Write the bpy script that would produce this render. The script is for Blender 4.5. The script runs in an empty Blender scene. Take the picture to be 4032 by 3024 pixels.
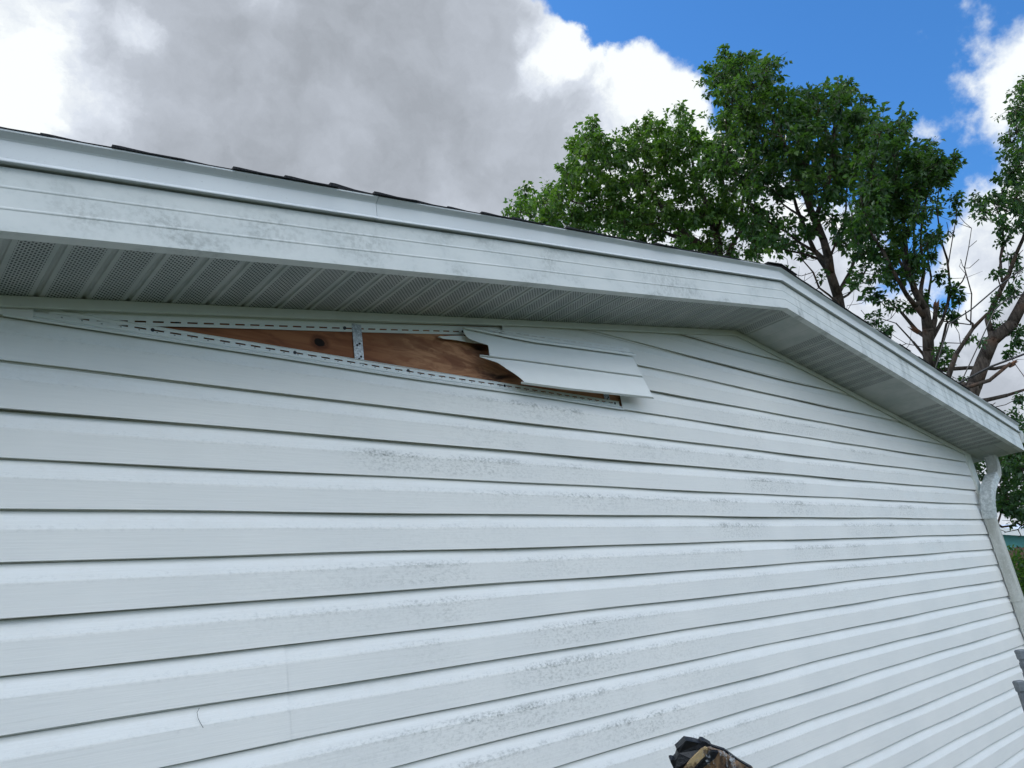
import bpy, bmesh, math, random
from mathutils import Vector, Matrix, noise as mn
random.seed(7)
C = bpy.context.scene.collection
sc = bpy.context.scene
ZO = 1.83            # height of siding course 0 above the ground

# ------------------------------------------------------------ camera
F = 2977.31
R_ = Vector((0.7439100, -0.6547978, -0.1335580))
U_ = Vector((-0.1206296, -0.3281430, 0.9368942))
FW = Vector((0.6573024, 0.6808539, 0.3230968))
CAM = Vector((-6.6558, -1.9390, -0.4212 + ZO))
cd = bpy.data.cameras.new("camera"); cam = bpy.data.objects.new("camera", cd); C.objects.link(cam)
m = Matrix((R_, U_, -FW)).transposed().to_4x4(); m.translation = CAM
cam.matrix_world = m
cd.sensor_width = 36; cd.lens = F / 4032 * 36; cd.clip_end = 2000; cd.clip_start = .02
sc.camera = cam
def ray(x, y, k=1.8228):      # direction through a point of the 2212 px wide picture, unit depth
    return FW + R_ * ((x * k - 2016) / F) - U_ * ((y * k - 1512) / F)
def at(x, y, depth): return CAM + ray(x, y) * depth
def onY(x, y, Y):             # source pixel to the vertical plane Y
    d = ray(x, y, 1.0); return CAM + d * ((Y - CAM.y) / d.y)

# ------------------------------------------------------------ exposure, sun, sky
sc.view_settings.view_transform = 'Standard'; sc.view_settings.look = 'None'
sc.view_settings.exposure = 0.38; sc.view_settings.gamma = 1
SUN_AZ, SUN_EL = math.radians(-6), math.radians(50)      # azimuth from +Y towards +X
sd = Vector((math.sin(SUN_AZ) * math.cos(SUN_EL), math.cos(SUN_AZ) * math.cos(SUN_EL), math.sin(SUN_EL)))
sl = bpy.data.lights.new("sun", 'SUN'); sl.energy = 2.1; sl.angle = math.radians(10); sl.color = (1, .96, .88)
so = bpy.data.objects.new("sun", sl); C.objects.link(so)
so.rotation_euler = sd.to_track_quat('Z', 'Y').to_euler(); so.location = (0, 0, 20)

class NT:
    def __init__(s, nt): s.nt = nt; nt.nodes.clear()
    def n(s, t, **k):
        o = s.nt.nodes.new(t)
        for a, b in k.items():
            if a == 'i':
                for q, v in b.items():
                    if isinstance(v, bpy.types.NodeSocket): s.nt.links.new(v, o.inputs[q])
                    else: o.inputs[q].default_value = v
            else: setattr(o, a, b)
        return o
    def m(s, op, a, b=0.0, c=None, clamp=False):
        i = {0: a, 1: b}
        if c is not None: i[2] = c
        return s.n('ShaderNodeMath', operation=op, use_clamp=clamp, i=i).outputs[0]
    def noise(s, vec, scale, detail=4, rough=.55, out='Fac', dist=0):
        return s.n('ShaderNodeTexNoise', i={'Vector': vec, 'Scale': scale, 'Detail': detail, 'Roughness': rough, 'Distortion': dist}).outputs[out]
    def ramp(s, v, a, b, lo=0.0, hi=1.0, smooth=True):
        return s.n('ShaderNodeMapRange', interpolation_type='SMOOTHSTEP' if smooth else 'LINEAR', clamp=True,
                   i={'Value': v, 'From Min': a, 'From Max': b, 'To Min': lo, 'To Max': hi}).outputs[0]
    def mix(s, f, a, b):
        o = s.nt.nodes.new('ShaderNodeMix'); o.data_type = 'RGBA'
        for sock, v in ((o.inputs[0], f), (o.inputs[6], a), (o.inputs[7], b)):
            if isinstance(v, bpy.types.NodeSocket): s.nt.links.new(v, sock)
            else: sock.default_value = v if not isinstance(v, tuple) or len(v) == 4 else (*v, 1)
        return o.outputs[2]
    def vscale(s, v, sc_):
        return s.n('ShaderNodeVectorMath', operation='MULTIPLY', i={0: v, 1: sc_}).outputs[0]

w = bpy.data.worlds.new("World"); sc.world = w; w.use_nodes = True
g = NT(w.node_tree)
sky = g.n('ShaderNodeTexSky', sky_type='NISHITA', sun_disc=False, sun_elevation=SUN_EL, sun_rotation=SUN_AZ,
          altitude=0, air_density=1.0, dust_density=.3, ozone_density=3.0)
tc = g.n('ShaderNodeTexCoord')
N0 = tc.outputs['Generated']
nz = g.n('ShaderNodeTexNoise', i={'Vector': N0, 'Scale': 5.0, 'Detail': 9.0, 'Roughness': .6}).outputs['Color']
off = g.n('ShaderNodeVectorMath', operation='SUBTRACT', i={0: nz, 1: (.5, .5, .5)}).outputs[0]
off = g.vscale(off, (.16, .16, .16))
NW = g.n('ShaderNodeVectorMath', operation='ADD', i={0: N0, 1: off}).outputs[0]
def blobs(lst, vec, base=None):
    tot = base
    for (x, y, r, wt) in lst:
        d = ray(x, y).normalized()
        dist = g.n('ShaderNodeVectorMath', operation='DISTANCE', i={0: vec, 1: tuple(d)}).outputs['Value']
        v = g.ramp(dist, r / 1633., 0.0, 0.0, wt)
        tot = v if tot is None else g.m('ADD', tot, v)
    return tot
cover = blobs([(250, 250, 900, 2.2), (800, 200, 520, 1.6), (1020, 120, 260, .9), (1110, 300, 260, 1.3), (1205, 180, 125, 1.0), (1400, 220, 165, 1.3),
               (1300, 300, 170, 1.2), (1500, 320, 160, 1.0), (1700, 215, 110, .75), (1690, 640, 330, 1.6), (1560, 480, 200, 1.2), (1980, 820, 210, 1.2), (2135, 520, 130, .9),
               (2190, 740, 170, .9), (2215, 210, 110, .42), (2255, 90, 120, .45), (2040, 262, 75, .75), (1380, 480, 220, 1.2), (1110, 450, 160, 1.1), (2200, 1080, 260, 1.3), (2130, 900, 150, 1.0), (1900, 690, 130, .8),
               (1330, -40, 260, -1.2), (1800, 60, 330, -1.1), (2000, 330, 200, -.75), (2070, 660, 95, -1.0), (1940, 800, 60, -.6), (1930, 570, 130, -1.0), (2040, 470, 110, -.7)], NW)
big = g.noise(N0, 2.2, 7, .6)
back = g.n('ShaderNodeVectorMath', operation='DOT_PRODUCT', i={0: N0, 1: tuple(FW)}).outputs['Value']
cover = g.m('ADD', cover, g.m('MULTIPLY', g.ramp(back, .55, .1), .30))
cover = g.m('ADD', cover, g.ramp(big, .38, .66, -.15, .85))
fine = g.noise(N0, 14, 9, .62)
cover = g.m('ADD', cover, g.ramp(fine, .25, .75, -.26, .26, False))
mask = g.ramp(cover, .30, .82)
grey = blobs([(720, 160, 720, .58), (960, 180, 330, .32), (450, 450, 360, .35), (1180, 400, 240, .42), (900, 480, 330, .25)], NW)
grey = blobs([(20, 150, 140, -.35), (90, 20, 110, -.2), (272, 78, 70, -.42), (210, 250, 110, -.36), (1195, 140, 100, -.55), (1130, 165, 60, -.2), (1390, 190, 130, -.45), (60, 260, 110, -.34), (1075, 300, 110, -.18), (-180, 80, 300, -.35), (560, -10, 90, -.4)], NW, grey)
thick = g.ramp(cover, .6, 1.8, -.08, .20)
grey = g.m('ADD', grey, thick)
bill = g.noise(NW, 9, 7, .60)
grey = g.m('ADD', grey, g.m('ADD', g.ramp(bill, .3, .7, -.20, .30, False), g.ramp(g.noise(NW, 3.2, 7, .58), .3, .7, -.34, .34, False)))
gr = g.n('ShaderNodeValToRGB', i={'Fac': grey})
cr = gr.color_ramp
cr.elements[0].position = 0.0; cr.elements[0].color = (.90, .94, .95, 1)
e = cr.elements.new(.22); e.color = (.66, .71, .79, 1)
e = cr.elements.new(.5); e.color = (.47, .51, .575, 1)
cr.elements[-1].position = 1.3; cr.elements[-1].color = (.345, .375, .42, 1)
K = 8.4
up = g.n('ShaderNodeVectorMath', operation='DOT_PRODUCT', i={0: N0, 1: (-.42, -.47, .78)}).outputs['Value']
lit = g.ramp(up, .22, .85, K, K * 3.25)          # unseen clouds above and behind the camera, brightened as added light for the wall
cl = g.n('ShaderNodeVectorMath', operation='SCALE', i={0: gr.outputs[0], 'Scale': lit}).outputs[0]
skyc = g.mix(1.0, sky.outputs[0], sky.outputs[0])
skyc = g.vscale(sky.outputs[0], (.50, 1.04, 1.48))
col = g.mix(mask, skyc, cl)
bg = g.n('ShaderNodeBackground', i={'Color': col, 'Strength': .1})
g.nt.links.new(bg.outputs[0], g.n('ShaderNodeOutputWorld').inputs[0])

# ------------------------------------------------------------ helpers
def tag(o, label=None, cat=None, group=None, kind=None):
    for k, v in (('label', label), ('category', cat), ('group', group), ('kind', kind)):
        if v: o[k] = v
    return o
def empty(name, loc=(0, 0, 0), rz=0):
    o = bpy.data.objects.new(name, None); C.objects.link(o); o.location = loc; o.rotation_euler = (0, 0, rz)
    o.empty_display_size = .2; return o
class MB:
    def __init__(s): s.v = []; s.f = []; s.mi = []
    def quad(s, *p, mi=0):
        n = len(s.v); s.v += [tuple(q) for q in p]; s.f.append(tuple(range(n, n + len(p)))); s.mi.append(mi)
    def box(s, a, b, mi=0):
        (x0, y0, z0), (x1, y1, z1) = a, b
        s.hexa([(x0, y0, z0), (x1, y0, z0), (x1, y1, z0), (x0, y1, z0)], [(x0, y0, z1), (x1, y0, z1), (x1, y1, z1), (x0, y1, z1)], mi)
    def hexa(s, lo, hi, mi=0):
        n = len(s.v); s.v += [tuple(q) for q in lo] + [tuple(q) for q in hi]; k = len(lo)
        s.f.append(tuple(n + i for i in range(k))[::-1]); s.f.append(tuple(n + k + i for i in range(k)))
        for i in range(k): j = (i + 1) % k; s.f.append((n + i, n + j, n + k + j, n + k + i))
        s.mi += [mi] * (k + 2)
    def loft(s, rings, cap=True, closed=True, mi=0):
        n = len(s.v); k = len(rings[0])
        for r in rings: s.v += [tuple(q) for q in r]
        for a in range(len(rings) - 1):
            for i in range(k if closed else k - 1):
                j = (i + 1) % k
                s.f.append((n + a * k + i, n + a * k + j, n + (a + 1) * k + j, n + (a + 1) * k + i)); s.mi.append(mi)
        if cap and closed:
            s.f.append(tuple(n + i for i in range(k))[::-1]); s.f.append(tuple(n + (len(rings) - 1) * k + i for i in range(k))); s.mi += [mi, mi]
    def tube(s, pts, rad, sides=8, mi=0, cap=True):
        rings = []; pts = [Vector(p) for p in pts]; up = None
        for i, p in enumerate(pts):
            t = (pts[min(i + 1, len(pts) - 1)] - pts[max(i - 1, 0)]).normalized()
            if up is None: up = Vector((0, 0, 1)) if abs(t.z) < .9 else Vector((1, 0, 0))
            a = t.cross(up).normalized(); b = a.cross(t).normalized(); up = b
            r = rad[i] if isinstance(rad, (list, tuple)) else rad
            rings.append([p + (a * math.cos(q) + b * math.sin(q)) * r for q in [2 * math.pi * k / sides for k in range(sides)]])
        s.loft(rings, cap, True, mi)
    def build(s, name, mat, parent=None, smooth=False, fix=True, solid=0, clip=None, inv=None):
        me = bpy.data.meshes.new(name); me.from_pydata([Vector(p) - Vector(inv or (0, 0, 0)) for p in s.v], [], s.f)
        for mm in (mat if isinstance(mat, list) else [mat]): me.materials.append(mm)
        me.polygons.foreach_set('material_index', s.mi)
        if fix or clip:
            bm = bmesh.new(); bm.from_mesh(me); bmesh.ops.remove_doubles(bm, verts=bm.verts, dist=1e-5)
            for co, no in (clip or []):
                bmesh.ops.bisect_plane(bm, geom=bm.verts[:] + bm.edges[:] + bm.faces[:], plane_co=co, plane_no=no, clear_outer=True)
            if fix: bmesh.ops.recalc_face_normals(bm, faces=bm.faces)
            bm.to_mesh(me); bm.free()
        if smooth: me.polygons.foreach_set('use_smooth', [True] * len(me.polygons))
        o = bpy.data.objects.new(name, me); C.objects.link(o)
        if parent: o.parent = parent
        if solid:
            md = o.modifiers.new('solid', 'SOLIDIFY'); md.thickness = solid; md.offset = 0
        return o

def mat(name, fn):
    m_ = bpy.data.materials.new(name); m_.use_nodes = True; q = NT(m_.node_tree)
    out = q.n('ShaderNodeOutputMaterial')
    p = q.n('ShaderNodeBsdfPrincipled'); q.nt.links.new(p.outputs[0], out.inputs[0])
    co = q.n('ShaderNodeTexCoord').outputs['Object']
    fn(q, p, co, out); return m_
def setp(q, p, **k):
    names = dict(color='Base Color', rough='Roughness', metal='Metallic', spec='Specular IOR Level', normal='Normal', alpha='Alpha')
    for a, v in k.items():
        s = p.inputs[names[a]]
        if isinstance(v, bpy.types.NodeSocket): q.nt.links.new(v, s)
        else: s.default_value = (*v, 1) if isinstance(v, tuple) and len(v) == 3 else v
def bump(q, h, strength=.3, dist=.002):
    return q.n('ShaderNodeBump', i={'Height': h, 'Strength': strength, 'Distance': dist}).outputs[0]

S = .1143
def sep(q, co):
    o = q.n('ShaderNodeSeparateXYZ', i={0: co}); return o.outputs
def gauss(q, X, Z, x0, z0, sx, sz):
    a = q.m('DIVIDE', q.m('SUBTRACT', X, x0), sx); b = q.m('DIVIDE', q.m('SUBTRACT', Z, z0), sz)
    return q.m('POWER', 2.718, q.m('MULTIPLY', q.m('ADD', q.m('MULTIPLY', a, a), q.m('MULTIPLY', b, b)), -1.0))

def m_siding(q, p, co, out):
    x, y, z = sep(q, co)
    v = q.m('FRACT', q.m('DIVIDE', q.m('SUBTRACT', z, ZO), S))
    k = q.m('FLOOR', q.m('DIVIDE', q.m('SUBTRACT', z, ZO), S))
    n1 = q.noise(co, 9, 6, .6); n2 = q.noise(q.vscale(co, (1, 1, 1.7)), 75, 7, .72); n3 = q.noise(co, 2.3, 3, .5)
    st = q.vscale(co, (6, 6, 160)); grain = q.noise(st, 1.0, 5, .65)
    # mildew hugging the upper edge of each flat face, in patches
    band = q.m('MULTIPLY', q.ramp(v, .50, .63), q.ramp(v, .84, .66))
    low = q.m('MULTIPLY', q.ramp(v, .02, .2), q.ramp(v, .7, .45))
    cs = [(-4.823, ZO - .55, .75, .28), (-4.770, ZO + .17, .55, .16), (-3.565, ZO + .1, .8, .22), (-5.137, ZO - .25, .55, .12), (-4.508, ZO + .40, .5, .06),
          (-2.726, ZO - .1, .9, .3), (-5.452, ZO + .17, .3, .05), (-2.411, ZO + .45, .9, .14), (-4.403, ZO - .9, .7, .25), (-1.2, ZO + .0, .6, .3)]
    reg = None
    for c in cs:
        gg = gauss(q, x, z, *c); reg = gg if reg is None else q.m('ADD', reg, gg)
    per = q.noise(q.n('ShaderNodeCombineXYZ', i={0: q.m('MULTIPLY', x, 1.1), 1: q.m('MULTIPLY', k, 3.7), 2: 0.0}).outputs[0], 1.5, 3, .6)
    reg = q.m('MULTIPLY', reg, q.ramp(per, .34, .62))
    speck = q.ramp(q.m('ADD', q.m('MULTIPLY', n2, .55), q.m('MULTIPLY', n1, .45)), .42, .64)
    a = q.m('MULTIPLY', q.m('MULTIPLY', q.m('MULTIPLY', band, reg), speck), .85, clamp=True)
    a2 = q.m('MULTIPLY', q.m('MULTIPLY', q.m('MULTIPLY', low, reg), q.ramp(n2, .42, .72)), .5)
    # faint dust everywhere on the coves
    d2 = q.m('MULTIPLY', q.m('MULTIPLY', band, q.ramp(n2, .45, .75)), .22)
    tot = q.m('ADD', q.m('ADD', a, a2), d2, clamp=True)
    base = q.mix(q.ramp(n3, .35, .65), (.785, .78, .76), (.75, .75, .735))
    base = q.mix(q.m('MULTIPLY', q.ramp(grain, .35, .75), .10), base, (.50, .52, .53))
    # sky light on the upward-facing cove of each lap, painted into the colour in patches
    cove_light = q.m('MULTIPLY', q.m('MULTIPLY', q.ramp(v, .61, .64), q.ramp(v, .98, .86)), q.ramp(q.m('ADD', q.m('MULTIPLY', n1, .5), q.m('MULTIPLY', n2, .5)), .38, .55, .35, 1))
    base = q.mix(q.m('MULTIPLY', cove_light, .6), base, (.85, .865, .87))
    # grime plus the lip's contact shadow, painted as a dark line in the lap joint
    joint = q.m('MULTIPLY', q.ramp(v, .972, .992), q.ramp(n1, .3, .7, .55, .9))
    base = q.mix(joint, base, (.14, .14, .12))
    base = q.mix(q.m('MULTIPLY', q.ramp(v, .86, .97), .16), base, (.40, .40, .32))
    base = q.mix(tot, base, (.22, .235, .225))
    # fly specks
    vo = q.n('ShaderNodeTexVoronoi', feature='F1', i={'Vector': q.vscale(co, (1, .01, 1)), 'Scale': 9.0})
    rnd = q.n('ShaderNodeSeparateColor', i={0: vo.outputs['Color']}).outputs[0]
    rr = q.m('MULTIPLY', q.ramp(rnd, .8, 1.0, 0, 1, False), .022)
    dot = q.m('LESS_THAN', vo.outputs['Distance'], rr)
    base = q.mix(q.m('MULTIPLY', dot, .85), base, (.05, .045, .04))
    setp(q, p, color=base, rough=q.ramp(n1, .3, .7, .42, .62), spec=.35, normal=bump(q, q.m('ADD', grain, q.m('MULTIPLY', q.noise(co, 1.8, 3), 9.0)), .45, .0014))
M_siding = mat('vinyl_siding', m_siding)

def m_vinyl(col, stain=.2, ro=.45):
    def f(q, p, co, out):
        n1 = q.noise(co, 7, 5, .6); n2 = q.noise(co, 90, 5, .65)
        c = q.mix(q.m('MULTIPLY', q.ramp(n1, .4, .75), stain), col, (.42, .44, .38))
        c = q.mix(q.m('MULTIPLY', q.ramp(n2, .62, .75), stain), c, (.2, .2, .17))
        setp(q, p, color=c, rough=ro, spec=.4, normal=bump(q, n1, .2, .003))
    return f
M_trim = mat('vinyl_trim', m_vinyl((.66, .68, .64), .35))
M_panel_back = mat('fresh_vinyl', m_vinyl((.80, .815, .81), .08))
M_hem = mat('nail_hem_vinyl', m_vinyl((.78, .80, .80), .12))

def m_fascia(q, p, co, out):
    x, y, z = sep(q, co)
    ax = q.m('ABSOLUTE', q.m('ADD', x, 3.0753))
    right = q.m('GREATER_THAN', x, -3.0753)
    zl = q.m('SUBTRACT', z, q.m('SUBTRACT', 1.0221 + ZO, q.m('MULTIPLY', ax, q.m('ADD', .1560, q.m('MULTIPLY', right, -.0012)))))
    n1 = q.noise(q.vscale(co, (5, 5, 9)), 1.3, 7, .65); n2 = q.noise(co, 70, 7, .7)
    drips = q.noise(q.vscale(co, (16, 1, 3.0)), 1.0, 5, .6)
    edge = q.ramp(zl, .05, .0, 0, .75)
    top = q.ramp(zl, .10, .15, 0, .55)
    f1 = q.m('MULTIPLY', q.ramp(q.m('ADD', q.m('MULTIPLY', n1, .65), q.m('MULTIPLY', n2, .35)), .50, .66), q.m('ADD', .5, q.m('ADD', edge, top)))
    blot = None
    for c in [(-5.892, ZO + .66, .10, .05), (-5.609, ZO + .70, .10, .05), (-4.844, ZO + .84, .05, .05), (-6.133, ZO + .60, .09, .05), (-4.1, ZO + .92, .2, .06), (-6.311, ZO + .57, .06, .04)]:
        gg = gauss(q, x, z, *c); blot = gg if blot is None else q.m('ADD', blot, gg)
    f1 = q.m('ADD', f1, q.m('MULTIPLY', blot, q.ramp(n2, .40, .62, .1, 1)))
    rd = q.m('MULTIPLY', q.m('MULTIPLY', right, q.ramp(drips, .48, .66)), .9)
    f1 = q.m('ADD', f1, rd)
    base = q.mix(q.ramp(n1, .3, .7), (.64, .66, .65), (.565, .595, .59))
    base = q.mix(q.m('MULTIPLY', f1, .42, clamp=True), base, (.24, .26, .25))
    vo = q.n('ShaderNodeTexVoronoi', i={'Vector': q.m('ADD', 0, 0) if False else q.n('ShaderNodeVectorMath', operation='ADD', i={0: co, 1: q.vscale(q.n('ShaderNodeTexNoise', i={'Vector': co, 'Scale': 60.0}).outputs['Color'], (.02, 0, .02))}).outputs[0], 'Scale': 7.0})
    rnd = q.n('ShaderNodeSeparateColor', i={0: vo.outputs['Color']}).outputs[0]
    rr = q.m('MULTIPLY', q.ramp(rnd, .72, 1.0, 0, 1, False), .045)
    chip = q.m('LESS_THAN', vo.outputs['Distance'], rr)
    base = q.mix(q.m('MULTIPLY', chip, .8), base, (.27, .26, .23))
    setp(q, p, color=base, rough=.5, spec=.4, normal=bump(q, q.noise(co, 2.0, 2), .5, .004))
M_fascia = mat('painted_fascia', m_fascia)

def m_cap(q, p, co, out):
    n1 = q.noise(co, 3, 4, .6); n2 = q.noise(co, 150, 3, .6)
    c = q.mix(q.ramp(n1, .3, .7), (.64, .665, .68), (.59, .615, .635))
    c = q.mix(q.m('MULTIPLY', q.ramp(n2, .66, .72), .3), c, (.3, .3, .3))
    setp(q, p, color=c, rough=.55, spec=.35, normal=bump(q, q.noise(co, 5, 2), .3, .003))
M_cap = mat('drip_edge_metal', m_cap)

def m_soffit(vent):
    def f(q, p, co, out):
        x, y, z = sep(q, co)
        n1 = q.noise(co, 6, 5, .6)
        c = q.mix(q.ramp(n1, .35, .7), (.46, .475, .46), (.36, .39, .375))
        if vent:
            t = q.m('FRACT', q.m('DIVIDE', q.m('ADD', x, 16.397), .1016))   # grooves at t = 0
            a = q.m('DIVIDE', q.m('ADD', x, 20.0), .0068); colm = q.m('FLOOR', a)
            b = q.m('ADD', q.m('DIVIDE', y, .0128), q.m('MULTIPLY', q.m('MODULO', colm, 2.0), .5))
            fa = q.m('ABSOLUTE', q.m('SUBTRACT', q.m('FRACT', a), .5)); fb = q.m('ABSOLUTE', q.m('SUBTRACT', q.m('FRACT', b), .5))
            hole = q.m('MULTIPLY', q.m('LESS_THAN', fa, .31), q.m('LESS_THAN', fb, .29))
            hole = q.m('MULTIPLY', hole, q.m('MULTIPLY', q.m('GREATER_THAN', t, .17), q.m('LESS_THAN', t, .83)))
            hole = q.m('MULTIPLY', hole, q.m('GREATER_THAN', y, -.302))
            c = q.mix(hole, c, (.035, .04, .038))
        setp(q, p, color=c, rough=.55, spec=.3)
    return f
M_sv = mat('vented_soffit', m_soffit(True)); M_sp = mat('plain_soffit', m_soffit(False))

def m_ply(q, p, co, out):
    x, y, z = sep(q, co)
    st = q.n('ShaderNodeCombineXYZ', i={0: q.m('MULTIPLY', x, 2.2), 1: 0.0, 2: q.m('MULTIPLY', z, 26.0)}).outputs[0]
    n1 = q.noise(st, 1.0, 6, .6, dist=1.2)
    n2 = q.noise(q.vscale(co, (5, 1, 22)), 1.0, 4, .6, dist=1.5)
    n4 = q.noise(q.vscale(co, (3, 1, 9)), 1.0, 4, .55, dist=2.5)
    kn = onY(1259, 1348, .001)
    dx = q.m('MULTIPLY', q.m('SUBTRACT', x, kn.x), 1.0); dz = q.m('MULTIPLY', q.m('SUBTRACT', z, kn.z), 1.25)
    d = q.m('SQRT', q.m('ADD', q.m('MULTIPLY', dx, dx), q.m('MULTIPLY', dz, dz)))
    d = q.m('ADD', d, q.m('MULTIPLY', q.m('SUBTRACT', q.noise(co, 40, 3), .5), .012))
    c = q.mix(q.ramp(n1, .35, .65), (.36, .145, .07), (.24, .085, .042))
    c = q.mix(q.ramp(x, -5.452, -5.137), c, q.mix(q.ramp(n2, .4, .62), (.52, .26, .14), (.33, .14, .075)))
    c = q.mix(q.m('MULTIPLY', q.ramp(n4, .52, .6), .5), c, (.17, .062, .036))
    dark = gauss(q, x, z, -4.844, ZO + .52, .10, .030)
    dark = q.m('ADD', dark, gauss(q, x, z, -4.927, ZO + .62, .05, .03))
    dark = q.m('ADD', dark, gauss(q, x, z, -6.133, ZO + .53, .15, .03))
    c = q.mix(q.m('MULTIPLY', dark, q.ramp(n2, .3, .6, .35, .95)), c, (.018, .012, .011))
    ring = q.m('MULTIPLY', q.ramp(d, .042, .022), q.ramp(q.m('SINE', q.m('MULTIPLY', d, 1500)), -1, 1, .4, .8))
    c = q.mix(ring, c, (.07, .018, .012))
    c = q.mix(q.ramp(d, .019, .015), c, (.015, .009, .008))
    setp(q, p, color=c, rough=.7, spec=.2, normal=bump(q, n1, .4, .001))
M_ply = mat('weathered_plywood', m_ply)

def m_galv(q, p, co, out):
    vo = q.n('ShaderNodeTexVoronoi', i={'Vector': co, 'Scale': 220.0})
    v = q.n('ShaderNodeSeparateColor', i={0: vo.outputs['Color']}).outputs[0]
    c = q.mix(v, (.30, .33, .36), (.62, .66, .70))
    setp(q, p, color=c, rough=.42, metal=.55)
M_galv = mat('galvanised_steel', m_galv)
M_nail = mat('dark_nail', lambda q, p, co, out: setp(q, p, color=(.03, .03, .035), rough=.5, metal=.4))
def m_shingle(q, p, co, out):
    n = q.noise(co, 260, 4, .7); n1 = q.noise(co, 12, 3)
    c = q.mix(q.ramp(n, .35, .7), (.012, .013, .016), (.055, .056, .06))
    setp(q, p, color=c, rough=.9, spec=.15, normal=bump(q, n, 1, .004))
M_shing = mat('asphalt_shingle', m_shingle)
def m_spout(q, p, co, out):
    n = q.noise(q.vscale(co, (14, 14, 2.5)), 1, 6, .65); n2 = q.noise(co, 60, 5, .7); n3 = q.noise(co, 9, 4, .6)
    c = q.mix(q.ramp(n, .35, .7), (.50, .52, .50), (.33, .34, .31))
    c = q.mix(q.m('MULTIPLY', q.ramp(n2, .5, .68), .4), c, (.62, .64, .63))
    c = q.mix(q.m('MULTIPLY', q.ramp(n3, .5, .7), .35), c, (.20, .21, .18))
    setp(q, p, color=c, rough=.55, spec=.35, normal=bump(q, n2, .4, .001))
M_spout = mat('weathered_aluminium', m_spout)
def m_tar(q, p, co, out):
    n2 = q.noise(co, 45, 6, .7)
    c = q.mix(q.ramp(n2, .35, .65), (.60, .64, .65), (.36, .40, .41))
    setp(q, p, color=c, rough=.5, spec=.3, normal=bump(q, q.noise(co, 60, 5, .6), .9, .006))
M_seal = mat('sealed_elbow', m_tar)

# ------------------------------------------------------------ the house
XA, ZA, ML, MR = -3.0753, 1.0221, .1560, .1548
D, HF, HC = .3385, .1501, .0711
XL, XR, XP, XE = -8.6, .045, .135, .41      # left wall edge, siding end, real corner, eave end
XLE = XL - .35
YB = 6.0
def rz(X): return ZA + ZO - (ML * (XA - X) if X < XA else MR * (X - XA))
house = empty('house', (XA, 0, 0))
tag(house, 'white vinyl sided gable end of a low house with torn siding under the eave', 'house')
HI = (XA, 0, 0)
def hb(mb, name, mt, parent=house, **k):
    return mb.build(name, mt, parent, inv=HI, **k)
# keep object coordinates equal to world ones: the materials measure from the house corner, so shift the parts' own origins
def hb(mb, name, mt, parent=house, **k):
    o = mb.build(name, mt, parent, **k)
    o.location = (-HI[0], -HI[1], -HI[2]) if parent is house else (0, 0, 0)
    return o

PROF = [(.032, -.0045), (.006, -.0138), (0, -.0155), (.009, -.0168), (.035, -.0167), (.600, -.0151), (.62, -.0146), (.80, -.0093), (.955, -.0048), (1.0, -.0040), (1.04, -.0040)]
def wob(X, z, k):
    a = .0016 * math.sin(X * 2.7 + k * 1.7) + .0010 * math.sin(X * 6.1 + k * 2.9)
    if k >= 6: a += .006 * math.sin((X + 4.59) * 2.2 + k) * min(1, (k - 5) / 2)
    return a
seams = {-1: onY(1948, 2180, -.015).x, -2: onY(1968, 2290, -.015).x, -4: onY(1120, 2590, -.015).x, -5: onY(1130, 2700, -.015).x,
         2: -2.254, 3: -2.254, 0: -1.415, -8: -3.355, -9: -3.355, -6: -2.726, -7: -2.726}
mb = MB()
for k in range(-16, 10):
    z0 = ZO + k * S
    x0 = XL
    if k in (4, 5): x0 = -4.170
    if k == 4:
        mb.loft([[(X, y - .001, z0 + t * S) for t, y in PROF] for X in (XL, -6.34)], cap=False, closed=False)
    if k == 6: x0 = -4.81
    cuts = [x0] + ([seams[k]] if k in seams and seams[k] > x0 else []) + [XR]
    for ci in range(len(cuts) - 1):
        a, b = cuts[ci], cuts[ci + 1]
        n = max(2, int((b - a) / .12)); dy = -.0028 if (ci == 0 and len(cuts) == 3) else 0
        if ci == 0 and len(cuts) == 3: b += .004
        rings = []
        for i in range(n + 1):
            X = a + (b - a) * i / n
            rings.append([(X, y + dy + wob(X, z0, k) * .6, z0 + t * S + wob(X, z0, k + t * 1.0)) for t, y in PROF])
        mb.loft(rings, cap=False, closed=False)
rl = (Vector((XA, 0, ZA + ZO - .001)), Vector((-ML, 0, 1))); rr_ = (Vector((XA, 0, ZA + ZO - .001)), Vector((MR, 0, 1)))
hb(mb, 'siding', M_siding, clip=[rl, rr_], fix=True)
# plain back and side walls
mb = MB()
for (A, B) in (((XP, .02), (XP, YB)), ((XP, YB), (XL - .05, YB)), ((XL - .05, YB), (XL - .05, .02))):
    A, B = Vector(A), Vector(B); t = (B - A).normalized(); nrm = Vector((t.y, -t.x))
    for k in range(-16, 6):
        z0 = ZO + k * S
        mb.loft([[(P.x - nrm.x * y * -1 * -1, P.y - nrm.y * y * -1 * -1, z0 + tt * S) for tt, y in PROF] for P in (A, B)], cap=False, closed=False)
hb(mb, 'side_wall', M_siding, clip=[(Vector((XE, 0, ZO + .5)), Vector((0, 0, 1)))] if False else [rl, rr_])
# plywood behind
mb = MB(); mb.quad((XL, .001, 0.05), (XP - .02, .001, 0.05), (XP - .02, .001, rz(XP)), (XA, .001, rz(XA)), (XL, .001, rz(XL)))
hb(mb, 'sheathing', M_ply, fix=False)
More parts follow.
